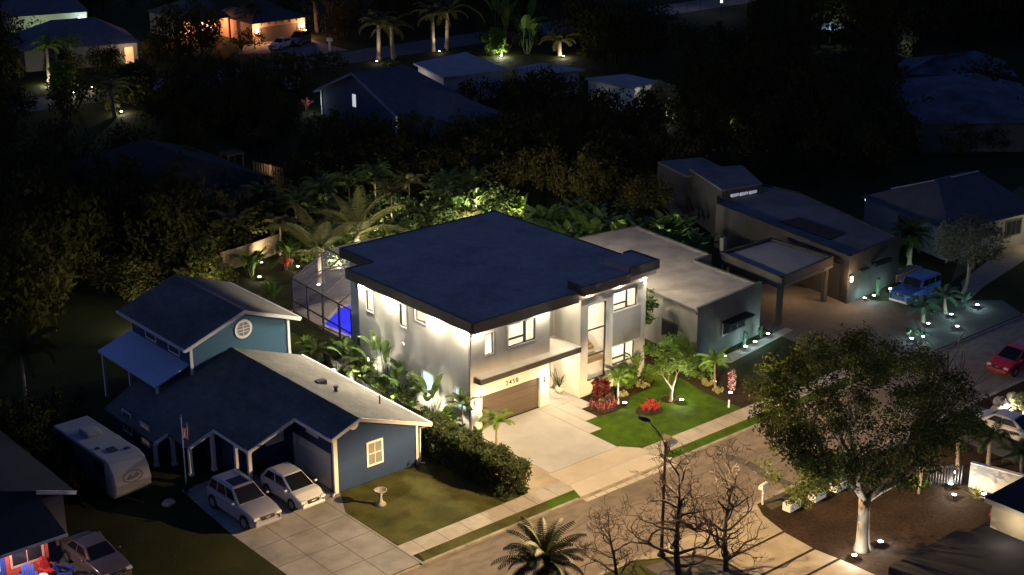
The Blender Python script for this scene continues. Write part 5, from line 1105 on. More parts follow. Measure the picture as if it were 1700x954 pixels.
WOODS = {
 'left': [(-13.9,34.2,6.9),(-7.6,42.8,8.6),(-9.4,47.3,5.7),(-9.4,53.2,6.4),(-1.8,45.8,5.7),(-4.5,51.8,5.8),(-5.0,57.8,4.7),(-5.6,66.0,6.5),(1.2,39.6,5.2),(3.1,46.0,7.2),(3.0,53.7,6.4),(0.1,59.1,4.5),(1.7,65.7,4.2),(6.5,48.1,4.5),(10.4,54.2,4.5),(7.5,58.4,3.9),(10.1,66.6,3.2),(15.7,66.1,3.3),(17.8,66.0,3.3),(19.2,69.6,4.2),(27.9,76.8,5.4),(28.3,82.1,4.2),(33.8,78.8,3.3),(32.9,83.2,4.1),(-13.9,37.1,6.4),(-12.3,34.7,3.5),(-11.2,37.9,4.2),(-13.0,38.8,5.3),(-14.4,41.4,3.4),(-11.3,50.8,3.9),(-9.8,53.8,4.0),(-9.6,39.4,6.4),(-9.3,42.3,5.8),(-6.1,45.5,5.8),(-8.7,52.3,3.9),(-9.8,55.3,5.2),(-7.0,57.3,5.3),(-6.5,61.6,3.2),(-6.9,42.0,4.2),(-3.8,45.5,5.9),(-3.0,45.1,3.5),(-3.3,50.3,6.1),(-2.9,55.1,6.3),(-6.8,57.5,3.7),(-4.2,63.3,3.9),(-2.6,65.3,3.9),(-0.4,39.1,6.0),(-3.5,43.2,4.2),(0.9,49.3,5.4),(-0.8,49.9,4.7),(-3.9,55.6,5.0),(-1.8,58.8,5.8),(-0.2,62.5,4.1),(-1.5,63.4,4.0),(-3.6,65.9,6.2),(0.6,71.4,3.2),(-1.5,74.5,3.9),(4.0,40.1,4.0),(3.7,44.4,6.3),(-0.0,45.0,6.5),(0.7,48.7,3.7),(2.4,54.1,5.7),(1.4,56.7,4.4),(1.6,63.1,5.0),(3.9,64.9,3.4),(1.4,68.0,4.2),(-0.4,69.7,4.0),(0.8,76.8,6.0),(0.3,77.2,3.8),(5.6,41.7,4.2),(7.7,44.4,3.3),(4.7,48.4,4.4),(3.1,51.2,4.8),(5.9,52.8,4.0),(5.0,57.6,3.4),(6.1,58.9,4.0),(6.3,63.9,3.1),(3.7,69.8,3.4),(6.0,73.6,2.2),(3.7,81.6,3.6),(6.1,87.2,4.0),(6.4,89.7,5.1),(7.8,95.2,6.2),(6.9,48.2,3.2),(10.1,52.7,3.5),(10.2,53.6,3.3),(8.5,58.5,4.4),(11.3,62.4,3.0),(11.1,62.4,3.2),(9.0,93.2,3.1),(6.6,93.9,5.5),(11.2,54.5,2.6),(12.4,59.1,4.4),(13.7,59.6,3.1),(11.2,62.8,3.0),(12.8,67.6,2.6),(15.1,62.2,3.1),(15.1,62.0,3.5),(17.3,65.7,3.4),(19.9,70.5,3.7),(18.4,72.7,2.4),(21.6,76.0,4.1),(25.4,86.8,2.5),(26.8,73.7,5.5),(26.9,76.3,3.4),(28.4,76.4,4.7),(26.8,83.8,3.5),(28.7,87.0,2.9),(32.3,72.9,4.0),(28.5,80.5,4.0),(29.5,79.6,3.8),(29.1,84.5,3.5),(27.6,90.3,3.1),(29.5,90.9,3.5),(31.7,77.3,4.1),(31.2,76.0,4.3),(31.3,81.9,3.4),(34.3,83.8,2.9),(32.0,93.9,2.2),(36.8,82.0,3.2),(37.1,86.2,2.2),(38.2,86.9,2.8),(42.3,88.7,1.8)],
 'centre': [(24.2,48.0,4.0),(26.4,56.1,2.6),(29.8,43.1,3.6),(39.9,32.1,4.2),(37.7,40.5,3.1),(80.9,94.9,5.8),(86.2,95.2,6.9),(92.4,86.1,5.5),(92.6,91.4,6.6),(95.8,89.0,7.2),(24.9,45.9,4.4),(23.5,49.0,3.2),(20.8,51.3,3.1),(22.2,53.9,3.3),(24.8,55.6,2.6),(25.3,48.0,4.1),(28.9,50.5,2.3),(24.2,55.3,2.7),(26.8,56.7,2.4),(27.9,46.8,3.3),(32.4,52.8,2.3),(28.7,55.4,2.4),(34.9,38.9,3.6),(33.1,45.1,3.0),(33.3,45.4,3.5),(39.2,30.3,4.4),(39.0,40.3,3.3),(38.7,45.6,1.9),(36.4,49.2,2.2),(35.4,76.1,2.5),(38.6,34.3,3.1),(39.0,36.7,4.0),(42.1,41.0,2.9),(39.0,43.1,2.3),(44.3,35.0,4.0),(45.1,37.3,3.0),(46.5,38.2,3.2),(51.4,42.6,3.2),(80.8,92.8,2.5),(87.3,83.4,1.6),(91.1,85.0,5.8),(92.7,87.1,4.4),(95.9,92.6,6.3),(97.8,94.8,5.8)],
 'right': [(42.9,30.8,3.3),(48.0,37.2,4.4),(68.0,25.3,6.2),(67.3,32.4,5.5),(69.9,36.9,4.1),(70.3,48.5,2.6),(72.8,22.0,4.0),(72.2,31.2,5.5),(74.6,34.2,8.7),(75.9,43.1,8.2),(73.6,47.4,6.5),(80.4,28.6,6.3),(80.9,38.4,6.1),(80.2,40.9,5.0),(81.0,46.8,7.9),(79.3,54.9,6.4),(87.9,13.4,5.7),(84.5,18.0,2.9),(87.0,35.3,7.5),(86.8,43.4,5.9),(86.4,45.5,5.8),(83.9,51.9,6.5),(86.3,60.9,6.2),(84.3,73.6,7.7),(87.0,76.9,8.2),(93.2,43.0,4.3),(92.7,46.6,4.4),(92.2,52.5,8.7),(93.2,61.7,5.0),(91.8,64.7,5.9),(91.7,77.2,5.7),(96.2,55.1,4.8),(97.0,62.0,5.9),(98.0,64.7,4.9),(96.3,72.2,5.0),(97.2,78.6,5.5),(96.7,85.4,5.5),(104.3,46.4,7.3),(103.5,61.2,7.4),(103.7,65.5,5.7),(103.2,70.7,3.9),(103.1,79.2,3.3),(103.8,85.2,5.0),(105.6,88.9,5.0),(108.5,49.9,5.1),(110.9,55.0,4.0),(107.7,67.1,6.6),(110.4,71.1,6.2),(108.0,78.0,3.4),(108.8,95.8,4.7),(117.5,31.7,5.7),(115.2,56.3,8.9),(116.5,66.5,9.0),(117.8,70.8,4.9),(120.1,31.9,5.5),(123.7,35.9,4.8),(124.2,60.8,9.4),(123.9,67.3,7.4),(121.5,78.5,6.7),(123.2,83.4,3.8),(126.9,58.3,9.5),(126.2,65.1,6.2),(128.0,70.3,8.6),(126.4,76.3,5.1),(128.7,85.1,5.7),(130.0,89.9,2.5),(135.0,54.7,6.3),(135.4,57.8,7.4),(134.6,63.6,4.9),(135.4,72.7,9.4),(133.6,80.3,5.7),(133.5,81.6,7.3),(132.4,90.6,4.8),(138.1,43.6,4.9),(141.7,46.2,8.2),(139.9,53.6,9.0),(142.4,61.0,6.7),(142.0,67.3,5.2),(138.8,71.7,5.3),(139.8,79.1,8.1),(142.1,85.2,5.7),(141.2,88.1,4.6),(146.1,46.6,8.7),(145.0,52.5,8.2),(145.7,59.2,9.1),(147.3,65.1,9.0),(147.9,73.8,6.1),(146.7,75.9,7.4),(146.8,82.0,7.9),(146.4,91.1,3.7),(151.4,55.9,7.0),(151.2,59.1,5.3),(152.5,68.2,7.0),(150.3,74.2,4.9),(154.4,75.9,6.5),(149.8,83.6,5.9),(156.4,55.2,8.0),(157.8,58.7,6.4),(158.8,66.9,7.6),(156.9,72.5,8.5),(156.4,76.9,6.1),(158.9,83.4,2.8),(162.3,61.3,6.5),(165.1,65.5,7.1),(163.0,69.9,7.0),(162.6,77.3,4.6),(168.5,61.6,5.7),(168.4,67.6,5.2),(169.2,72.9,2.8),(169.5,75.6,2.4),(174.9,65.0,4.5)],
 'far': [(13.7,113.9,4.9),(16.3,120.9,7.0),(20.0,120.3,3.9),(17.8,123.9,6.2),(22.3,130.8,5.9),(24.6,135.6,7.3),(28.2,152.2,6.8),(29.8,148.8,8.7),(29.8,153.6,8.3),(31.8,161.7,8.5),(38.9,173.8,5.0),(43.2,114.6,2.7),(45.7,169.8,8.1),(46.1,174.3,4.5),(42.9,177.7,4.1),(49.3,126.6,3.8),(52.1,133.0,5.6),(49.7,156.3,9.5),(51.1,164.3,4.9),(50.8,168.2,5.9),(48.2,173.9,3.8),(54.4,161.7,6.3),(56.0,169.4,3.6),(60.2,151.2,4.4),(63.6,157.2,5.8),(60.2,163.3,3.9),(66.4,155.7,2.7),(81.0,115.3,6.2),(85.2,112.1,4.6),(83.8,122.0,6.6),(85.6,126.0,4.8),(91.6,114.0,8.7),(91.5,118.4,8.2),(90.8,124.8,7.9),(94.2,132.4,4.8),(99.2,116.0,7.2),(98.0,117.8,7.9),(100.1,127.7,5.4),(97.0,132.3,3.7),(101.9,115.8,8.6),(105.0,121.3,6.1),(111.8,115.7,6.4),(110.0,117.7,6.5),(114.8,114.6,5.0),(114.4,120.6,3.0)],
}
# ------------------------------------------------------------------ vehicles
M_tyre = mat('tyre', (.012, .012, .012), .9); M_rim = mat('rim', (.45, .45, .47), .35, metal=.8); M_carglass = mat('car_glass', (.008, .009, .012), .1, spec=.25); M_lampg = mat('lamp_glass', (.55, .57, .6), .1); M_tail = mat('tail_lamp', (.28, .015, .012), .2); M_chrome = mat('chrome', (.55, .55, .57), .2, metal=1)
def paint(name, c): 
    m = mat(name, c, .28, spec=.5); m.node_tree.nodes['Principled BSDF'].inputs['Coat Weight'].default_value = .6; return m
def car(label, x, y, rz, pnt, kind, cat='car', group=None, name='parked_car'):
    """x forward. body loft, cabin with inset panes, wheels > rims, lamps, mirrors, grille"""
    K = {'suv':   dict(L=4.95, W=2.0, belt=1.12, roof=1.78, hood=1.10, cab=(-2.25, 1.0, -1.98, .10), tail=1.08, wr=.39, rails=1, sunroof=1),
         'hatch': dict(L=4.15, W=1.82, belt=1.0, roof=1.58, hood=.98, cab=(-1.85, 1.12, -1.40, .05), tail=.98, wr=.33, rails=0, sunroof=0),
         'sedan': dict(L=4.6, W=1.8, belt=.94, roof=1.42, hood=.92, cab=(-1.75, .95, -1.05, .15), tail=.97, wr=.32, rails=0, sunroof=0),
         'boxy':  dict(L=4.5, W=1.94, belt=1.22, roof=1.86, hood=1.2, cab=(-2.18, .62, -2.12, .32), tail=1.22, wr=.42, rails=0, sunroof=0)}[kind]
    K = dict(K)
    L, W, wr = K['L'], K['W'], K['wr']; h = L / 2; hw = W / 2
    T = thing(name, label, cat, (x, y, .006), rz, group)
    mb = MB(); st = [(-h, .42, K['tail'] - .12, .80), (-h + .12, .30, K['tail'], .93), (-h + .7, .24, K['belt'], 1), (0, .22, K['belt'], 1), (K['cab'][1], .22, K['belt'] - .01, 1), (K['cab'][1] + .35, .22, K['hood'], .985), (h - .45, .24, K['hood'] - (.03 if kind == 'boxy' else .10), .96), (h - .12, .28, K['hood'] - (.06 if kind == 'boxy' else .22), .90), (h, .36, K['hood'] - (.12 if kind == 'boxy' else .36), .76)]
    n = 12; vs = []; fs = []
    for sx, zb, zt, f in st:
        a = hw * f; zm = zb + (zt - zb) * .55
        ring = [(-a*.90, zb), (-a*.985, zb + .1), (-a, zm), (-a*.985, zt - .09), (-a*.93, zt - .02), (-a*.55, zt + .02), (a*.55, zt + .02), (a*.93, zt - .02), (a*.985, zt - .09), (a, zm), (a*.985, zb + .1), (a*.90, zb)]
        vs += [(sx, yy_, zz) for yy_, zz in ring]
    for i in range(len(st) - 1): fs += [(i*n+j, (i+1)*n+j, (i+1)*n+(j+1)%n, i*n+(j+1)%n) for j in range(n)]
    fs += [tuple(range(n-1, -1, -1)), tuple(range((len(st)-1)*n, len(st)*n))]
    mb.add(vs, [f[::-1] for f in fs]); body = mb.build('body', pnt, T, True)
    ss = body.modifiers.new('sub', 'SUBSURF'); ss.levels = 2; ss.render_levels = 2
    cr_ = body.data.attributes.new('crease_edge', 'FLOAT', 'EDGE')
    for e_ in body.data.edges:
        a_, b_ = (body.data.vertices[i].co for i in e_.vertices)
        if abs(a_.x - b_.x) > .05 and min(abs(a_.y), abs(b_.y)) > hw * .5: cr_.data[e_.index].value = .45
    x0, x1, t0, t1 = K['cab']; wb = hw * .93; wt = hw * (.86 if kind == 'boxy' else .72); z0 = K['belt'] - .02; z1 = K['roof']
    B0 = [(x0, -wb, z0), (x1, -wb * .96, z0), (x1, wb * .96, z0), (x0, wb, z0)]; T0 = [(t0, -wt, z1 - .03), (t1, -wt * .96, z1 - .02), (t1, wt * .96, z1 - .02), (t0, wt, z1 - .03)]
    mid = ((t0 + t1) / 2)
    mb = MB().add(B0 + T0 + [(mid, -wt * .98, z1), (mid, wt * .98, z1)], [(0,1,5,8,4),(1,2,6,5),(2,3,7,9,6),(3,0,4,7),(4,8,9,7),(8,5,6,9),(3,2,1,0)])
    mb.build('roof', K.get('roofpaint', pnt), T, False, .10)
    def pane(c, u0, u1, v0, v1, nm, off=.012):
        """pane on the quad c (bottom-left, bottom-right, top-right, top-left)"""
        c = [Vector(p) for p in c]; N_ = (c[1] - c[0]).cross(c[3] - c[0]).normalized() * off
        P = lambda u, v: (c[0].lerp(c[1], u)).lerp(c[3].lerp(c[2], u), v) + N_
        MB().quad(P(u0, v0), P(u1, v0), P(u1, v1), P(u0, v1)).build(nm, M_carglass, T)
    pane([B0[1], B0[2], T0[2], T0[1]], .06, .94, .06, .92, 'windscreen'); pane([B0[3], B0[0], T0[0], T0[3]], .10, .90, .25, .90, 'rear_window')
    sr = [(.05, .30), (.34, .62), (.66, .92)] if kind in ('suv', 'boxy') else [(.10, .46), (.50, .90)]
    for a, b in sr:
        pane([B0[0], B0[1], T0[1], T0[0]], a, b, .16, .86, 'side_window'); pane([B0[2], B0[3], T0[3], T0[2]], 1 - b, 1 - a, .16, .86, 'side_window')
    wx = (h - .86, -h + .88)
    for px in wx:
        for s_ in (-1, 1):
            me = cached('wheel_%.2f' % wr, lambda: MB().lathe([(wr*.62, -.11), (wr*.94, -.115), (wr, -.07), (wr, .07), (wr*.94, .115), (wr*.62, .11)], (0,0,0), 22), M_tyre, False)
            w_ = child('wheel', me, T, (px, s_ * (hw - .10), wr), (R(90), 0, 0))
            rm = cached('rim_%.2f' % wr, lambda: MB().lathe([(wr*.15, -.125), (wr*.3, -.118), (wr*.64, -.119), (wr*.64, .119), (wr*.3, .118), (wr*.15, .125)], (0,0,0), 12), M_rim); child('rim', rm, w_)
            a_ = cached('arch_%.2f' % wr, lambda: MB().lathe([(wr*1.14, -.01), (wr*1.14, .01)], (0,0,0), 22), M_black); child('wheel_arch', a_, T, (px, s_ * (hw - .004), wr + .02), (R(90), 0, 0))
    fz = K['hood'] - (.3 if kind == 'boxy' else .36)
    for s_ in (-1, 1):
        MB().box(h - .30, h - .02, s_ * hw * .70 - .17, s_ * hw * .70 + .17, fz - .02, fz + .13).build('headlight', M_lampg, T, False, .03)
        MB().box(-h - .005, -h + .1, s_ * hw * .74 - .12, s_ * hw * .74 + .12, K['tail'] - .34, K['tail'] - .12).build('tail_light', M_tail, T, False, .02)
        MB().blob((x1 - .28, s_ * (hw + .09), K['belt'] + .07), .08, .12, .075, 1, 0, 8, 6).build('mirror', pnt, T, True)
        for k in (0, 1): MB().box(-.1 - k * .95, .08 - k * .95, s_ * (hw + .002) - .012, s_ * (hw + .002) + .012, K['belt'] - .22, K['belt'] - .18).build('handle', M_chrome, T)
    MB().box(h - .10, h + .012, -hw * .42, hw * .42, fz - .10, fz + .10).build('grille', M_black, T, False, .02); MB().box(h - .09, h + .03, -.16, .16, fz - .02, fz + .05).build('badge_bar', M_chrome, T, False, .02)
    MB().box(h - .16, h + .03, -hw * .82, hw * .82, .30, .50).build('bumper', pnt if kind != 'boxy' else M_white, T, False, .06); MB().box(-h - .02, -h + .14, -hw * .82, hw * .82, .32, .54).build('bumper', pnt, T, False, .06)
    if K['rails']:
        for s_ in (-1, 1): MB().tube([(t0 + .15, s_ * wt * .88, z1 + .0), (t0 + .25, s_ * wt * .88, z1 + .07), (t1 - .25, s_ * wt * .86, z1 + .07), (t1 - .12, s_ * wt * .86, z1 + .0)], .022, 6).build('roof_rail', M_chrome, T)
    if K['sunroof']: MB().box(-.95, -.05, -wt * .66, wt * .66, z1 - .02, z1 + .008).build('sunroof', M_carglass, T)
    return T
S_ = -math.pi / 2
car('silver grey off-road style wagon with a dark sunroof on the blue house driveway', -16.0, -.05, S_ + .02, paint('paint_silver', (.24, .24, .29)), 'suv')
car('small white hatchback parked beside the silver wagon on the driveway', -13.0, -.25, S_ + .03, paint('paint_white', (.50, .52, .55)), 'hatch')
car('bright blue boxy off-road vehicle parked at the long flat house', 40.55, -3.45, math.pi + .05, paint('paint_blue', (.035, .115, .38)), 'boxy')
car('red car parked on the street at the right edge', 34.2, -15.9, math.pi, paint('paint_red', (.45, .018, .022)), 'hatch')
car('white coupe with dark side windows at the right edge by the boulders', 24.6, -21.9, S_ + .08, paint('paint_cream', (.62, .60, .55)), 'sedan')
car('dark brown sedan parked beside the lit porch in the bottom left corner', -24.7, -.15, S_ + .05, paint('paint_brown', (.10, .075, .07)), 'sedan')
car('pale car catching the light before the orange lit house', 59.6, 116.6, 3.6, paint('paint_pale', (.45, .40, .36)), 'sedan'); car('dark car right of the pale car before the orange lit house', 63.2, 117.6, 3.7, paint('paint_dark', (.06, .055, .06)), 'suv')
car('silver car in the dark yard left of the navy gabled house', 46.0, 92.5, 1.0, paint('paint_night', (.28, .29, .32)), 'sedan')
# travel trailer
TR = thing('travel_trailer', 'white travel trailer with a rounded front and oval emblem beside the blue house', 'trailer', (-20.1, 8.6, 0), R(1.5))
M_tr = mat('trailer_white', (.26, .26, .28), .5, (.21, .21, .23), .8, 4); Lh = 3.55; w2 = 1.08
prof = [(3.4, .5), (3.5, 2.55), (-2.7, 2.6), (-3.15, 2.5), (-3.65, 2.0), (-3.85, 1.35), (-3.75, .8), (-3.45, .5)]
mb = MB(); vs = [(-w2, y, z) for y, z in prof] + [(w2, y, z) for y, z in prof]; k = len(prof)
mb.add(vs, [tuple(range(k)), tuple(range(2*k-1, k-1, -1))] + [(k+i, k+(i+1)%k, (i+1)%k, i) for i in range(k)]); mb.build('body', M_tr, TR, False, .05)
MB().box(-.42, .42, .5, 1.6, 2.58, 2.84).build('air_conditioner', M_tr, TR, False, .06); MB().box(-.35, .1, -2.1, -1.5, 2.59, 2.66).build('roof_hatch', M_black, TR); MB().box(.45, .75, -2.3, -2.05, 2.59, 2.66).build('roof_hatch', M_black, TR); MB().box(-.75, -.55, -1.2, -1.0, 2.59, 2.65).build('vent', M_black, TR)
def onfront(t, s_): # point on the sloped nose: t across, s_ along the nose 0..1
    a, b = Vector((0, -3.65, 2.0)), Vector((0, -3.85, 1.35)); p = a.lerp(b, s_); return Vector((t, p.y - .012, p.z))
mb = MB(); N2 = 28
for r0, r1, off in ((.62, .54, 0),):
    o_ = [onfront(r0 * math.cos(i*2*math.pi/N2), .5 + .50 * math.sin(i*2*math.pi/N2)) for i in range(N2)]; i_ = [onfront(r1 * math.cos(i*2*math.pi/N2), .5 + .40 * math.sin(i*2*math.pi/N2)) for i in range(N2)]
    mb.add(o_ + i_, [(i, (i+1)%N2, N2+(i+1)%N2, N2+i) for i in range(N2)])
mb.add([onfront(-.45, .62), onfront(-.1, .30), onfront(.02, .52), onfront(.28, .22), onfront(.45, .5), onfront(.2, .68), onfront(-.2, .74)], [(0,1,2),(2,3,4,5),(0,2,5,6)])
mb.build('emblem', mat('emblem_dark', (.03, .04, .07), .4), TR)
for s_ in (-1, 1):
    for yv in (.2, 1.1):
        w_ = child('wheel', cached('wheel_0.33', lambda: MB().lathe([(.2, -.11), (.31, -.115), (.33, -.07), (.33, .07), (.31, .115), (.2, .11)], (0,0,0), 22), M_tyre), TR, (s_ * (w2 - .1), yv, .33), (0, R(90), 0)); child('rim', cached('rim_0.33', lambda: MB().lathe([(.05,-.12),(.2,-.119),(.2,.119),(.05,.12)], (0,0,0), 12), M_rim), w_)
    MB().box(s_ * (w2 + .002) - .004, s_ * (w2 + .002) + .004, -2.65, 3.38, .53, 2.44).build('side_shade', mat('trailer_side', (.05, .05, .055), .5, (.035, .035, .04), .6), TR)  # dark sheet on each flank: shade put into the colour of a white body
    MB().box(s_ * (w2 + .004) - .01, s_ * (w2 + .004) + .01, -2.6, -1.4, 1.5, 2.2).build('window', M_carglass, TR); MB().box(s_ * (w2 + .004) - .01, s_ * (w2 + .004) + .01, .9, 2.4, 1.5, 2.2).build('window', M_carglass, TR)
MB().box(w2 - .004, w2 + .02, -.9, -.2, .57, 2.3).build('door', M_tr, TR); MB().tube([(-.5, -3.5, .5), (0, -4.8, .45), (.5, -3.5, .5)], .05, 6).build('hitch', M_black, TR)

# ------------------------------------------------------------------ yard things
T = thing('bird_bath', 'pale stone bird bath on the dry lawn of the blue house', 'bird bath', (-9.75, -4.1, .004))
MB().lathe([(.30, 0), (.30, .08), (.17, .14), (.11, .3), (.09, .55), (.13, .72), (.14, .76)], (0,0,0), 16).build('pedestal', M_stone, T, True); MB().lathe([(.10, .76), (.34, .84), (.37, .92), (.33, .92), (.28, .87), (.02, .84)], (0,0,0), 20).build('bowl', M_stone, T, True)
T = thing('flagpole', 'slim white flagpole with a limp striped flag before the blue house porch', 'flagpole', (-16.7, 5.1, 0)); MB().tube([(0,0,0),(0,0,4.2)], [.045,.03], 8).build('pole', M_white, T); MB().blob((0,0,4.25), .06,.06,.06,1,0,8,6).build('finial', M_chrome, T, True)
mb = MB(); M_fr = mat('flag_red', (.42, .03, .04), .8); M_fw = mat('flag_white', (.6, .6, .6), .8); M_fb = mat('flag_blue', (.02, .04, .18), .8); fl = None
for i in range(7):
    m_ = MB(); 
    a = [(.04 + .05 * i + .0, .02 * math.sin(i * 1.7 + j), 3.95 - j * .26 - .04 * i) for j in range(5)]; b = [(.04 + .05 * (i+1), .02 * math.sin((i+1) * 1.7 + j), 3.95 - j * .26 - .04 * (i+1)) for j in range(5)]
    for j in range(4): m_.quad(a[j], b[j], b[j+1], a[j+1])
    mm = M_fr if i % 2 == 0 else M_fw
    if fl is None: fl = m_.build('flag', mm, T)
    else: m_.build('stripe', mm, fl)
MB().add([(.035, -.03, 3.97), (.22, -.04, 3.84), (.22, -.04, 3.4), (.035, -.03, 3.5)], [(0,1,2,3)]).build('canton', M_fb, fl)
for i, (x, y, s_) in enumerate(((-12.6, 3.1, .42), (-12.2, 2.8, .36), (-12.0, 2.3, .30), (-11.6, 2.6, .3))):
    T = thing('garden_rock', 'pale garden rock heaped by the shuttered window of the blue house', 'rock', (x, y, 0), i, 'garden rocks by the shuttered window'); child('rock', cached('rock', None, M_stone), T, scale=(s_, s_, s_))
plant('shrub', 'shrub_a', None, M_hedge, -13.1, 3.2, 'dark shrub among the rocks by the shuttered window', cat='shrub', s=.7, stem='a'); plant('shrub', 'shrub_a', None, M_hedge, -17.5, 3.6, 'dark low shrub at the flagpole foot', cat='shrub', s=.7, rz=1, stem='a')
T = thing('garden_rock', 'lone pale rock on the dark grass left of the driveway', 'rock', (-18.7, 3.4, 0)); child('rock', cached('rock', None, M_stone), T, scale=(.4, .4, .4))
def lawn_chair(x, y, rz, col, label):
    T = thing('garden_chair', label, 'chair', (x, y, .05), rz)
    mb = MB()
    for i in range(5): mb.box(-.26 + i * .105, -.26 + i * .105 + .09, -.25, .25, .34, .37)
    mb.build('seat', col, T); mb = MB()
    for i in range(5): mb.beam((-.22 + i * .11, .24, .36), (-.25 + i * .125, .52, 1.0 - abs(i - 2) * .05), .095, .02)
    mb.build('backrest', col, T)
    for s_ in (-1, 1):
        MB().box(s_ * .36 - .07, s_ * .36 + .07, -.35, .3, .56, .59).build('armrest', col, T); MB().box(s_ * .33 - .03, s_ * .33 + .03, -.33, -.25, 0, .56).build('leg', col, T); MB().beam((s_ * .30, -.25, .36), (s_ * .30, .45, .02), .05).build('leg', col, T)
M_cr = mat('chair_red', (.50, .03, .03), .5); M_cb = mat('chair_blue', (.03, .08, .45), .5)
lawn_chair(-27.0, .35, .3, M_cr, 'red slatted garden chair on the lit porch'); lawn_chair(-28.1, .2, -.3, M_cb, 'blue slatted garden chair on the lit porch near its left end'); lawn_chair(-26.5, -.5, .9, M_cb, 'blue slatted garden chair on the lit porch nearest the brown sedan')
T = thing('side_table', 'small pale table between the red and blue porch chairs', 'table', (-27.5, -.1, .05)); MB().lathe([(.26, .44), (.26, .48)], (0,0,0), 16).build('top', M_white, T); MB().tube([(0,0,0),(0,0,.44)], .04, 8).build('leg', M_white, T); MB().lathe([(.17, 0), (.17, .03)], (0,0,0), 12).build('foot', M_white, T)

# ------------------------------------------------------------------ far houses
A = thing('orange_lit_house', 'distant brick house with two orange garage lamps and a glowing porch', 'house', (0, 0, 0))
M_brk = mat('far_brick', (.42, .27, .20), .9, (.33, .21, .15), 1.5); M_rfar = mat('far_roof', (.075, .062, .058), .95, (.055, .046, .044), .8)
mb = MB().wall(FY(122), 58.3, 67.2, 0, 3.0, [(59.6, 65.9, -.01, 2.2)]); mb.box(58.3, 58.5, 122.2, 133, 0, 3); mb.box(67, 67.2, 122.2, 133, 0, 3); mb.wall(FY(131), 51.5, 58.3, 0, 3.2, [(52.4, 53.3, .9, 2.3), (55.2, 57.4, .6, 2.5)]); mb.box(51.5, 51.7, 131.2, 140, 0, 3.2); mb.build('wall', M_brk, A)
mb = MB()
for i in range(5): mb.box(59.62, 65.88, 122.1, 122.2, .02 + i * .43, .02 + i * .43 + .42)
mb.build('garage_door', mat('far_garage', (.10, .075, .06), .7), A)
for i in range(6): MB().box(59.7 + i * 1.2, 59.85 + i * 1.2, 121.9, 121.995, 2.45, 2.8).build('bracket', M_rfar, A)
MB().add([(57.8, 121.2, 2.95), (67.7, 121.2, 2.95), (67.7, 134, 2.95), (57.8, 134, 2.95), (62.2, 127.0, 5.2), (63.2, 128, 5.2)], [(0,1,5,4),(1,2,5),(2,3,4,5),(3,0,4),(3,2,1,0)]).build('roof', M_rfar, A)
MB().add([(50.8, 126.8, 3.25), (57.79, 126.8, 3.25), (57.79, 140, 3.25), (50.8, 140, 3.25), (54, 133, 5.6), (57.0, 133, 5.6)], [(0,1,5,4),(1,2,5),(2,3,4,5),(3,0,4),(3,2,1,0)]).build('roof', M_rfar, A)
for x in (51.4, 53.6, 55.9, 57.6): MB().box(x - .14, x + .14, 127.2, 127.48, 0, 3.24).build('porch_column', M_brk, A)
for x in (58.9, 66.6):
    o = MB().box(x - .22, x + .22, 121.7, 121.97, 1.5, 2.15).build('wall_lantern', emit('orange_lantern', (1, .62, .30), 7), A); lamp('POINT', (x, 121.1, 2.0), 480, ORANGE, o, .2)
for x in (52.6, 56.5): lamp('POINT', (x, 129.5, 2.7), 800, (1, .42, .18), A, .2)
MB().quad((55.2, 131.1, .6), (57.4, 131.1, .6), (57.4, 131.1, 2.5), (55.2, 131.1, 2.5)).build('window', emit('far_window', (1, .62, .34), 1.6), A); MB().quad((52.4, 131.1, .9), (53.3, 131.1, .9), (53.3, 131.1, 2.3), (52.4, 131.1, 2.3)).build('window', MATS['far_window'], A)
def house(name, label, poly, z0, zr, ridge, mr, mw): T = thing(name, label, 'house'); hip(T, poly, z0, zr, ridge, mr, mw); return T
M_nav2 = mat('far_roof_navy', (.12, .125, .14), .95, (.09, .095, .105), .8)
Bh = house('white_house', 'distant house with a pale floodlit wall at the top left', [(30, 140), (40.5, 137.5), (45, 152), (34, 154)], 4.6, 7.6, ((36, 147), (40, 146)), M_nav2, mat('far_white', (.40, .43, .36), .9))
lamp('POINT', (39.6, 135.6, 3.2), 420, (.75, 1, .85), Bh, .3); lamp('POINT', (33, 136.2, 3.2), 200, (.85, 1, .6), Bh, .3); MB().box(39.2, 40.2, 137.45, 137.6, 2.4, 4.0).build('window', emit('far_cold_window', (.75, .9, 1), 3), Bh)
Ch = house('dark_roof_house', 'distant dark roofed house with a warm lit doorway below the floodlit wall', [(25, 123.5), (39, 119.5), (42, 130), (27, 134)], 2.8, 5.6, ((31, 128), (36.5, 126.5)), M_nav2, mat('far_grey', (.22, .21, .19), .9))
MB().box(37.2, 38.4, 119.55, 119.8, .2, 2.3).build('door', emit('far_door', (1, .52, .24), .6), Ch); lamp('POINT', (37.2, 118.2, 2.4), 150, (1, .75, .5), Ch, .2); lamp('POINT', (30.5, 119.6, 2.4), 18, (.8, .85, 1), Ch, .2)
Dh = house('black_roof_house', 'dark house with an unlit black roof in front of a lit fence, left of centre', [(4, 52), (16.3, 49), (16.3, 64), (4, 66)], 2.8, 5.2, ((10, 54), (10, 61)), mat('black_roof', (.010, .010, .011), .95), mat('unlit_wall', (.10, .10, .09), .9))
picket('wooden_fence', 'short lit board fence beyond the black roofed house', [(20.6, 59.5), (21.6, 55.4)], 1.6, M_wood, .35, .16); lamp('POINT', (20.6, 57.0, 1.2), 55, (1, .66, .42), Dh, .1)
T = thing('pergola', 'small pale pergola beside the black roofed house', 'pergola', (19.4, 61.5, 0))
for x, y in ((-.8, -.8), (.8, -.8), (.8, .8), (-.8, .8)): MB().box(x - .06, x + .06, y - .06, y + .06, 0, 2.2).build('post', M_wood, T)
mb = MB()
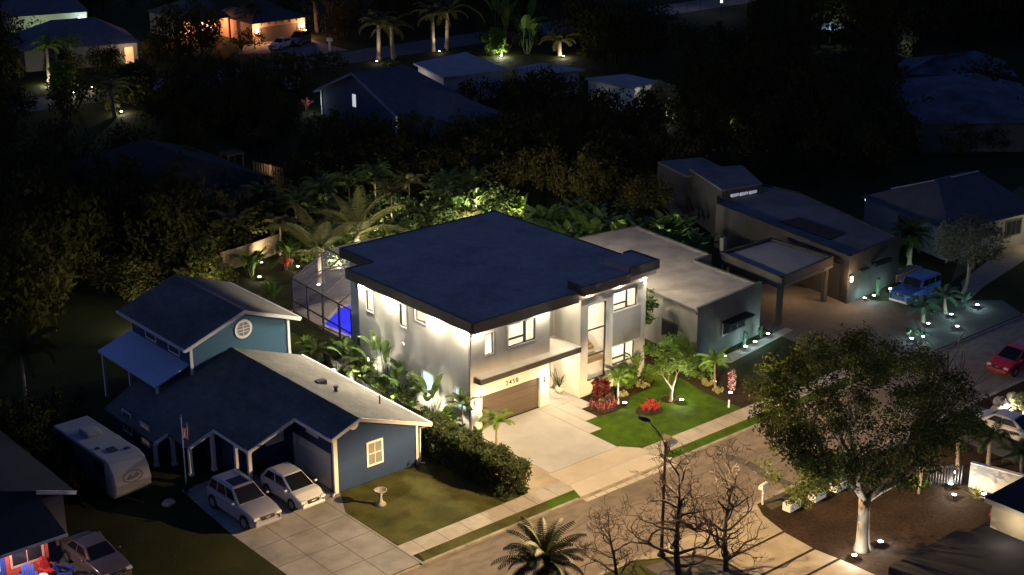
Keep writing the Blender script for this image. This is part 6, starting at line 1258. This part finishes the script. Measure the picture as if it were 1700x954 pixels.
for i in range(6): mb.box(-1, 1, -.9 + i * .34, -.82 + i * .34, 2.2, 2.32)
mb.build('slats', M_wood, T)
lamp('POINT', (18.5, 62.8, 2.5), 45, (1, .8, .6), T, .1)
Eh = thing('navy_gable_house', 'dark navy gabled house with a small lit window in the middle distance', 'house')
M_navw = mat('navy_siding', (.05, .075, .12), .9, (.04, .06, .10), .8); M_navr = shingle_mat('slate_roof', (.11, .115, .13), (.085, .09, .105))
mb = MB(); vs = [(41, 63.6, 0), (41, 78, 0), (41, 78, 3.0), (41, 70.8, 5.9), (41, 63.6, 3.0)]; mb.add(vs + [(50.2, y, 2.7 if z > 3 else z) for _, y, z in vs], [(0,4,3,2,1),(5,6,7,8,9),(0,1,6,5),(0,5,9,4),(1,2,7,6)]); mb.build('wall', M_navw, Eh)
mb = MB()
mb.add([(40.3, 62.9, 2.72), (51, 62.9, 2.72), (51, 78.7, 2.72), (40.3, 78.7, 2.72), (40.3, 70.8, 6.0), (47.6, 70.8, 6.0), (40.3, 62.9, 2.54), (51, 62.9, 2.54), (51, 78.7, 2.54), (40.3, 78.7, 2.54), (40.3, 70.8, 5.82)], [(0,1,5,4),(1,2,5),(2,3,4,5),(0,6,7,1),(1,7,8,2),(2,8,9,3),(0,4,10,6),(3,9,10,4),(6,10,9,8,7)])
mb.build('roof', M_navr, Eh)
for y_ in (62.9, 78.7): MB().beam((40.26, y_, 2.66), (40.26, 70.8, 5.94), .10, .26).build('roof_trim', mat('blue_grey_trim', (.20, .22, .25), .7), Eh)
MB().box(43.6, 49.6, 56.5, 63.5, 0, 2.5).build('wall', M_navw, Eh); MB().add([(43, 55.9, 2.51), (50.2, 55.9, 2.51), (50.2, 66, 2.51), (43, 66, 2.51), (46.6, 60.5, 4.5), (46.6, 66.2, 4.5)], [(0,1,4),(1,2,5,4),(2,3,5),(3,0,4,5),(3,2,1,0)]).build('roof', M_navr, Eh)
MB().box(40.93, 40.99, 71.2, 71.8, 2.0, 3.4).build('window', emit('pale_window', (.9, .95, 1), .55), Eh); MB().box(40.9, 41.05, 63.45, 63.62, 0, 2.9).build('corner_board', mat('lit_trim', (.75, .75, .7), .6), Eh); MB().box(40.9, 41.05, 78.0, 78.2, 0, 3.0).build('corner_board', MATS['lit_trim'], Eh)
lamp('POINT', (40.2, 79.2, 1.4), 60, (.9, 1, .95), Eh, .1); lamp('POINT', (40.3, 62.8, 1.2), 14, (.9, 1, .95), Eh, .1); lamp('POINT', (52.5, 53.4, 2.0), 14, (.8, 1, .8), Eh, .1)
Fh = thing('pale_roof_house', 'low house with a pale flat roof and a lit side wall beyond the navy house', 'house'); MB().prism([(56.9, 80.8), (54.5, 72.6), (62.4, 71.2), (65.5, 82.4)], 0, 3.3).build('wall', mat('pinkish_wall', (.52, .46, .43), .9), Fh); MB().prism([(56.5, 81.2), (54.1, 72.2), (62.9, 70.8), (66, 82.8)], 3.305, 3.5).build('roof', mat('far_pale_roof', (.36, .325, .335), .95, (.29, .265, .27), .5), Fh); lamp('POINT', (53.6, 79.5, 1.8), 190, (1, .86, .76), Fh, .2)
F2 = thing('pale_roof_house', 'small pale flat roof right of the brightly lit banana palms', 'house'); MB().prism([(65.5, 72), (65.6, 67.2), (70.5, 66.5), (69.4, 72)], 0, 3.0).build('wall', MATS['pinkish_wall'], F2); MB().prism([(65.2, 72.4), (65.3, 66.8), (71, 66), (69.8, 72.4)], 3.005, 3.2).build('roof', MATS['far_pale_roof'], F2)
Gh = thing('white_wall_house', 'flat roofed building with a dim white wall right of centre in the distance', 'house'); MB().prism([(67.8, 54.2), (72.2, 54.9), (72.2, 60), (67.4, 61.5)], 0, 3.1).build('wall', mat('dim_white', (.55, .57, .5), .9), Gh); MB().prism([(67.5, 53.9), (72.5, 54.6), (72.5, 60.3), (67.1, 61.8)], 3.105, 3.3).build('roof', MATS['far_pale_roof'], Gh); lamp('POINT', (70.4, 52.5, 2.6), 22, (.95, 1, .85), Gh, .2); lamp('POINT', (66.0, 58.5, 1.6), 12, (1, .93, .88), Gh, .1)
Hh = house('blue_roof_house', 'wide house under a pale bluish roof in the dark at the upper right', [(78.5, 22.5), (89, 14.5), (103, 27), (92, 38)], 3.2, 5.4, ((85.5, 24.5), (95.5, 28)), mat('bluish_roof', (.085, .105, .15), .95, (.03, .038, .055), .35), MATS['unlit_wall']); MB().box(89.2, 90.6, 17.6, 17.8, 3.6, 3.75).build('ridge_lamp', emit('strip_glow', (.8, .9, 1), 1.2), Hh)
H2 = house('blue_roof_house', 'smaller bluish roof behind the wide bluish roofed house', [(98, 39), (107, 30), (114, 36), (105, 45)], 3.2, 5.0, ((103, 38), (109, 37)), MATS['bluish_roof'], MATS['unlit_wall'])
# far planting that catches light
for i, (x, y, h_, lab) in enumerate(((24.3, 114.9, 4.6, 'tall palm with a brightly lit trunk left of the distant white wall'), (26.5, 117.0, 4.4, 'tall palm beside the bright trunk before the distant white wall'), (29.7, 119.3, 3.8, 'shorter palm right of the two tall palms by the distant white wall'), (21.9, 92.0, 3.4, 'slim palm standing alone above the black roofed house'))): palm(x, y, h_, 'royal', lab, M_leafbright if i < 3 else M_palm, i * 1.1, trunk=(.24, .16), s=.8)
for i, (x, y, h_) in enumerate(((64.8, 100.2, 4.9), (66.3, 98.9, 4.6), (74.4, 100.6, 5.2), (76.4, 100.1, 5.4), (59.5, 125, 4.6), (70.5, 124, 4.5))): palm(x, y, h_, 'royal', 'tall palm with a pale trunk along the far street', M_coco, i * 1.7, trunk=(.30, .24), s=1.15, group='palms along the far street')
garden_spot(23.6, 113.9, 'spotlight at the foot of the bright palm trunk by the distant wall', 420, (1, .95, .6)); garden_spot(23.9, 106.8, 'spotlight in the glowing yellow green bush at the upper left', 260, (1, .95, .45)); garden_spot(27.0, 108.3, 'spotlight right of the glowing yellow green bush', 120, (1, .8, .45)); garden_spot(23.5, 93.5, 'spotlight on the slim palm above the black roofed house', 260, (1, .92, .6))
plant('shrub', 'garden_bush', None, M_leafbright, 23.3, 108.5, 'glowing yellow green bush among the palms at the upper left', cat='shrub', s=1.5, stem='a'); plant('shrub', 'garden_bush', None, M_leaf, 26.5, 96, 'lit pale bush right of the slim palm at the upper left', cat='shrub', s=2, rz=2, stem='a')
plant('traveller_plant', 'strel_a', None, M_leafbright, 80.2, 92.6, 'huge paddle leaved plant glowing green behind the pale flat roof', s=3.0, stem='a'); plant('traveller_plant', 'strel_c', None, M_leafbright, 83.2, 90.6, 'second huge paddle leaved plant behind the pale flat roof', s=2.8, rz=2, stem='a'); palm(85.5, 86.5, 2.0, 'garden', 'leaning palm with a lit base right of the huge glowing plants', M_coco, .5, trunk=(.35, .25), s=1.6)
for x, y, lab in ((63.6, 99.0, 'spotlight at the nearer pair of palm trunks along the far street'), (74.4, 99.2, 'spotlight at the farther pair of palm trunks along the far street')): garden_spot(x, y, lab, 45, (1, .85, .62), up=800, target=(x + 1.4, y + 1.2, 7))
plant('shrub', 'garden_bush', None, M_leafbright, 78.6, 92.4, 'yellow green lit bush at the foot of the huge glowing plants', cat='shrub', s=1.5, rz=1, stem='a')
garden_spot(79.0, 91.2, 'spotlight at the huge glowing paddle plants', 700, (.95, 1, .7)); garden_spot(85.2, 85.4, 'spotlight at the leaning palm by the pale flat roof', 330, (1, .85, .6))
plant('shrub', 'garden_bush', None, M_leafbright, 58.6, 88.5, 'green lit bush left of the pale flat roof house', cat='shrub', s=1.0, stem='a'); garden_spot(57.4, 87.4, 'spotlight at the green bush left of the pale flat roof', 110, (.9, 1, .8))
plant('shrub', 'garden_bush', None, M_pale, 68.5, 50.5, 'white flecked bush before the dim white wall', cat='shrub', s=1.7, stem='a'); plant('shrub', 'garden_bush', None, M_leafbright, 72.4, 43.8, 'single lime green lit bush in the dark at the upper right', cat='shrub', s=.75, stem='a'); garden_spot(71.6, 43.3, 'spotlight at the lime green bush', 170, (.9, 1, .5)); plant('shrub', 'garden_bush', None, M_pale, 72.9, 54.2 - 4, 'pale green lit bush at the dim white wall corner', cat='shrub', s=.6, rz=1, stem='a'); garden_spot(72.2, 49.6, 'spotlight at the corner of the dim white wall', 60, (.95, 1, .7)); garden_spot(67.6, 49.8, 'spotlight at the white flecked bush', 160, (1, .95, .9), up=1600, target=(68.5, 50.5, 2))
plant('shrub', 'brom_red', None, M_pink, 40.4, 80.5, 'pink flowering plant at the corner of the navy gabled house', cat='flower', s=2.2, stem='b')
T = thing('mailbox', 'pale mailbox on a post by the far street', 'mailbox', (63.8, 110.6, 0)); MB().beam((0,0,0),(0,0,1.3), .22).build('post', M_white, T); MB().box(-.25, .25, -.4, .4, 1.3, 1.75).build('box', M_white, T)
T = thing('parasol', 'pale blue lit canopy alone in the black trees at the upper right', 'canopy', (121.5, 68.5, 0)); MB().tube([(0,0,0),(0,0,2.6)], .08, 8).build('pole', M_white, T); MB().lathe([(2.2, 2.3), (.1, 3.2)], (0,0,0), 8).build('canopy', mat('canopy_blue', (.35, .5, .6), .8), T); lamp('POINT', (-1.8, -2.2, 3.6), 120, (.75, .9, 1), T, .2)
for x, y, c, lab in ((128.4, 103, (1, .9, .8), 'tiny warm lamp far off at the top edge, leftmost of the scattered lights'), (130, 101.6, (.5, .45, 1), 'tiny violet lamp far off at the top edge'), (128.2, 95.4, (1, .95, .9), 'tiny white lamp lowest of the far scattered lights'), (141.2, 102.6, (1, .85, .65), 'tiny warm lamp at the top edge, right of the far scattered lights')):
    T = thing('garden_lamp', lab, 'lamp', (x, y, 0)); MB().tube([(0,0,0),(0,0,2.0)], .05, 6).build('post', M_black, T); MB().blob((0,0,2.15), .22, .22, .22, 1, 0, 10, 6).build('globe', emit('globe_%d' % int(x), c, 2.5), T); lamp('POINT', (0, 0, 2.7), 60, c, T, .2)
for x, y, s_ in ((119.2, 54.3, 1.0), (122.8, 56.4, 1.2)): plant('shrub', 'garden_bush', None, M_pale, x, y, 'dim pale bush beside the bluish roofs', cat='shrub', s=s_, rz=x, group='dim pale bushes by the bluish roofs', stem='a')
lamp('POINT', (118, 52.5, 3.0), 60, (.9, .95, 1), H2, .3)
# near left: two dim tall trunks among the dark trees
palm(-21.0, 16.5, 5.5, 'royal', 'slim pale palm trunk in the dark left of the travel trailer', M_darktree, .5, trunk=(.12, .09))

WOODS['far'] += [(30.5,132.5,4.6),(33,133.5,3.6),(27,135,6),(24,128,5),(29.5,120.5,3.4),(34.5,117.8,2.8),(27,113.4,3.6),(31.5,115.5,3.2),(34,115.8,3.0),(33,117.6,3.6),(40.2,116.5,3.6),(43,119,5.5),(46,118,6),(48.6,119.5,6.2),(50.5,123,6.5),(28.6,121.5,3.0),(20,118,5),(17,121,6),(54,118,3.2),(56.5,118.5,2.6),(53.2,124.5,2.4),(69.5,117,5),(72,119,6),(75,116,6),(79,117,7),(84,114,6),(68.2,126,6)]
WOODS['left'] += [(x_ + .7 * math.sin(3 * x_), 97.3 + 1.5 * math.sin(x_), 3.6 + .9 * math.sin(2 * x_)) for x_ in range(8, 58, 3)]
WOODS['left'] += [(x_ + .9 * math.sin(3 * x_), 88 + 2 * math.sin(x_), 5 + 1.2 * math.sin(2 * x_)) for x_ in range(24, 45, 4)]
WOODS['left'] += [(6, 70, 6), (1, 68, 6), (12, 69, 5), (25, 66, 4), (28, 70, 5), (24, 50, 4), (27, 53, 4.5), (31, 50, 4.6), (34, 55, 5), (38, 56, 4.2), (13, 44, 4.5), (18, 44.5, 4.5), (8, 43.5, 4.5), (22.5, 43.5, 4.2)]
WOODS['right'] += [(88,13,3.6),(80,19,3.5),(95,27,5.4),(84,26,4.4),(99,30,5.5),(92,19,4),(76,24,4.4),(104,31,5.6),(91,36,5.6),(73.5,51,3.2),(75,50,4)]
WOODS['left'] += [(-22.7, 9.2, 2.7), (-22.9, 11.6, 3.1), (-22.6, 7.0, 2.2), (-23, 14.2, 3.6), (-21.5, 15.2, 3.4), (-19.2, 15.5, 3.0)]
WOODS['right'] += [(49 + 2.6 * i + 1.5 * math.sin(i * 2.3), 21 + j * 5.5 + 1.8 * math.sin(i * 1.7 + j), 3.8 + 1.1 * math.sin(i * 2.9 + j * 2)) for i in range(9) for j in range(4) if not (i < 4 and j == 0)]
WOODS['centre'] += [(55,69,3.4),(57.5,67.5,3.6),(60,66.5,3.8),(62.5,66,3.6),(64,64,3.4),(67,62.5,3.2),(53,66,3.2),(66,58,3.0),(69,52,2.6),(71,51.5,2.4),(55,60,3.6),(51,53,3.8),(46,53,3.6)]
WOODS['centre'] += [(30 + 3.1 * i, 58 + 4 * j + math.sin(i * 2 + j), 4.0 + .8 * math.sin(i * 3)) for i in range(3) for j in range(2)]
WOODS['centre'] += [(26 + i * 2.1 + math.sin(i * 2.7), 45.5 + 2.5 * math.sin(i * 1.9), 3.6 + .9 * math.sin(i * 3.1)) for i in range(24)] + [(40 + i * 3.0, 53 - i * .35 + 1.5 * math.sin(i * 2.2), 3.6 + .7 * math.sin(i)) for i in range(9)]
WOODS['centre'] += [(44, 50, 4.2), (48, 49, 4.2), (53, 49.5, 4.5), (58, 50, 4.6), (62, 46, 4.5), (66, 42, 4), (60, 60, 5), (62, 64, 5)]
# ------------------------------------------------------------------ dark woods: masses nobody could count
for k_ in WOODS: WOODS[k_] = [p_ for p_ in WOODS[k_] if not (p_[1] < 45.5 and 0 < p_[0] < 24 and k_ == 'centre')]
def wood(name, label, pts, seed, dens=20):
    rg = random.Random(seed); base = []
    for v in range(4):
        cs = crown_centers(rg, 30, 1, 1, .62, .66)
        base.append(np.array(leaves(MB(), cs, dens, .34, .085, rg).v))
    V = []; F = []; o = 0
    for x, y, h_ in pts:
        b = base[rg.randrange(4)]; a = rg.uniform(0, 6.28); r_ = h_ * rg.uniform(.42, .58); c, s_ = math.cos(a), math.sin(a)
        q = np.stack([(b[:,0]*c - b[:,1]*s_) * r_ + x, (b[:,0]*s_ + b[:,1]*c) * r_ + y, b[:,2] * h_ * .78], 1); V.append(q); k = len(q)
        F += [(o+i, o+i+1, o+i+2, o+i+3) for i in range(0, k, 4)]; o += k
        t_ = MB().tube([(x, y, -.1), (x + rg.uniform(-.2, .2), y, h_ * .3), (x + rg.uniform(-.4, .4), y + rg.uniform(-.4, .4), h_ * .7)], [h_ * .028, h_ * .02, h_ * .01], 5)
        V.append(np.array(t_.v)); F += [tuple(i + o for i in f) for f in t_.f]; o += len(t_.v)
    me = bpy.data.meshes.new(name); me.from_pydata(np.concatenate(V).tolist(), [], F); me.materials.append(M_darktree); me.update()
    ob = bpy.data.objects.new(name, me); COL.objects.link(ob); ob['kind'] = 'stuff'; ob['label'] = label; ob['category'] = 'woods'
wood('dark_woods', 'nearly black mass of trees on the left side of the picture', WOODS['left'], 1, 26)
wood('dark_woods', 'black tree mass in the gap behind the lit house', WOODS['centre'], 2, 24)
wood('dark_woods', 'large black tree mass over the upper right', WOODS['right'], 3)
wood('dark_woods', 'dark trees beyond the far street along the top edge', WOODS['far'], 4)
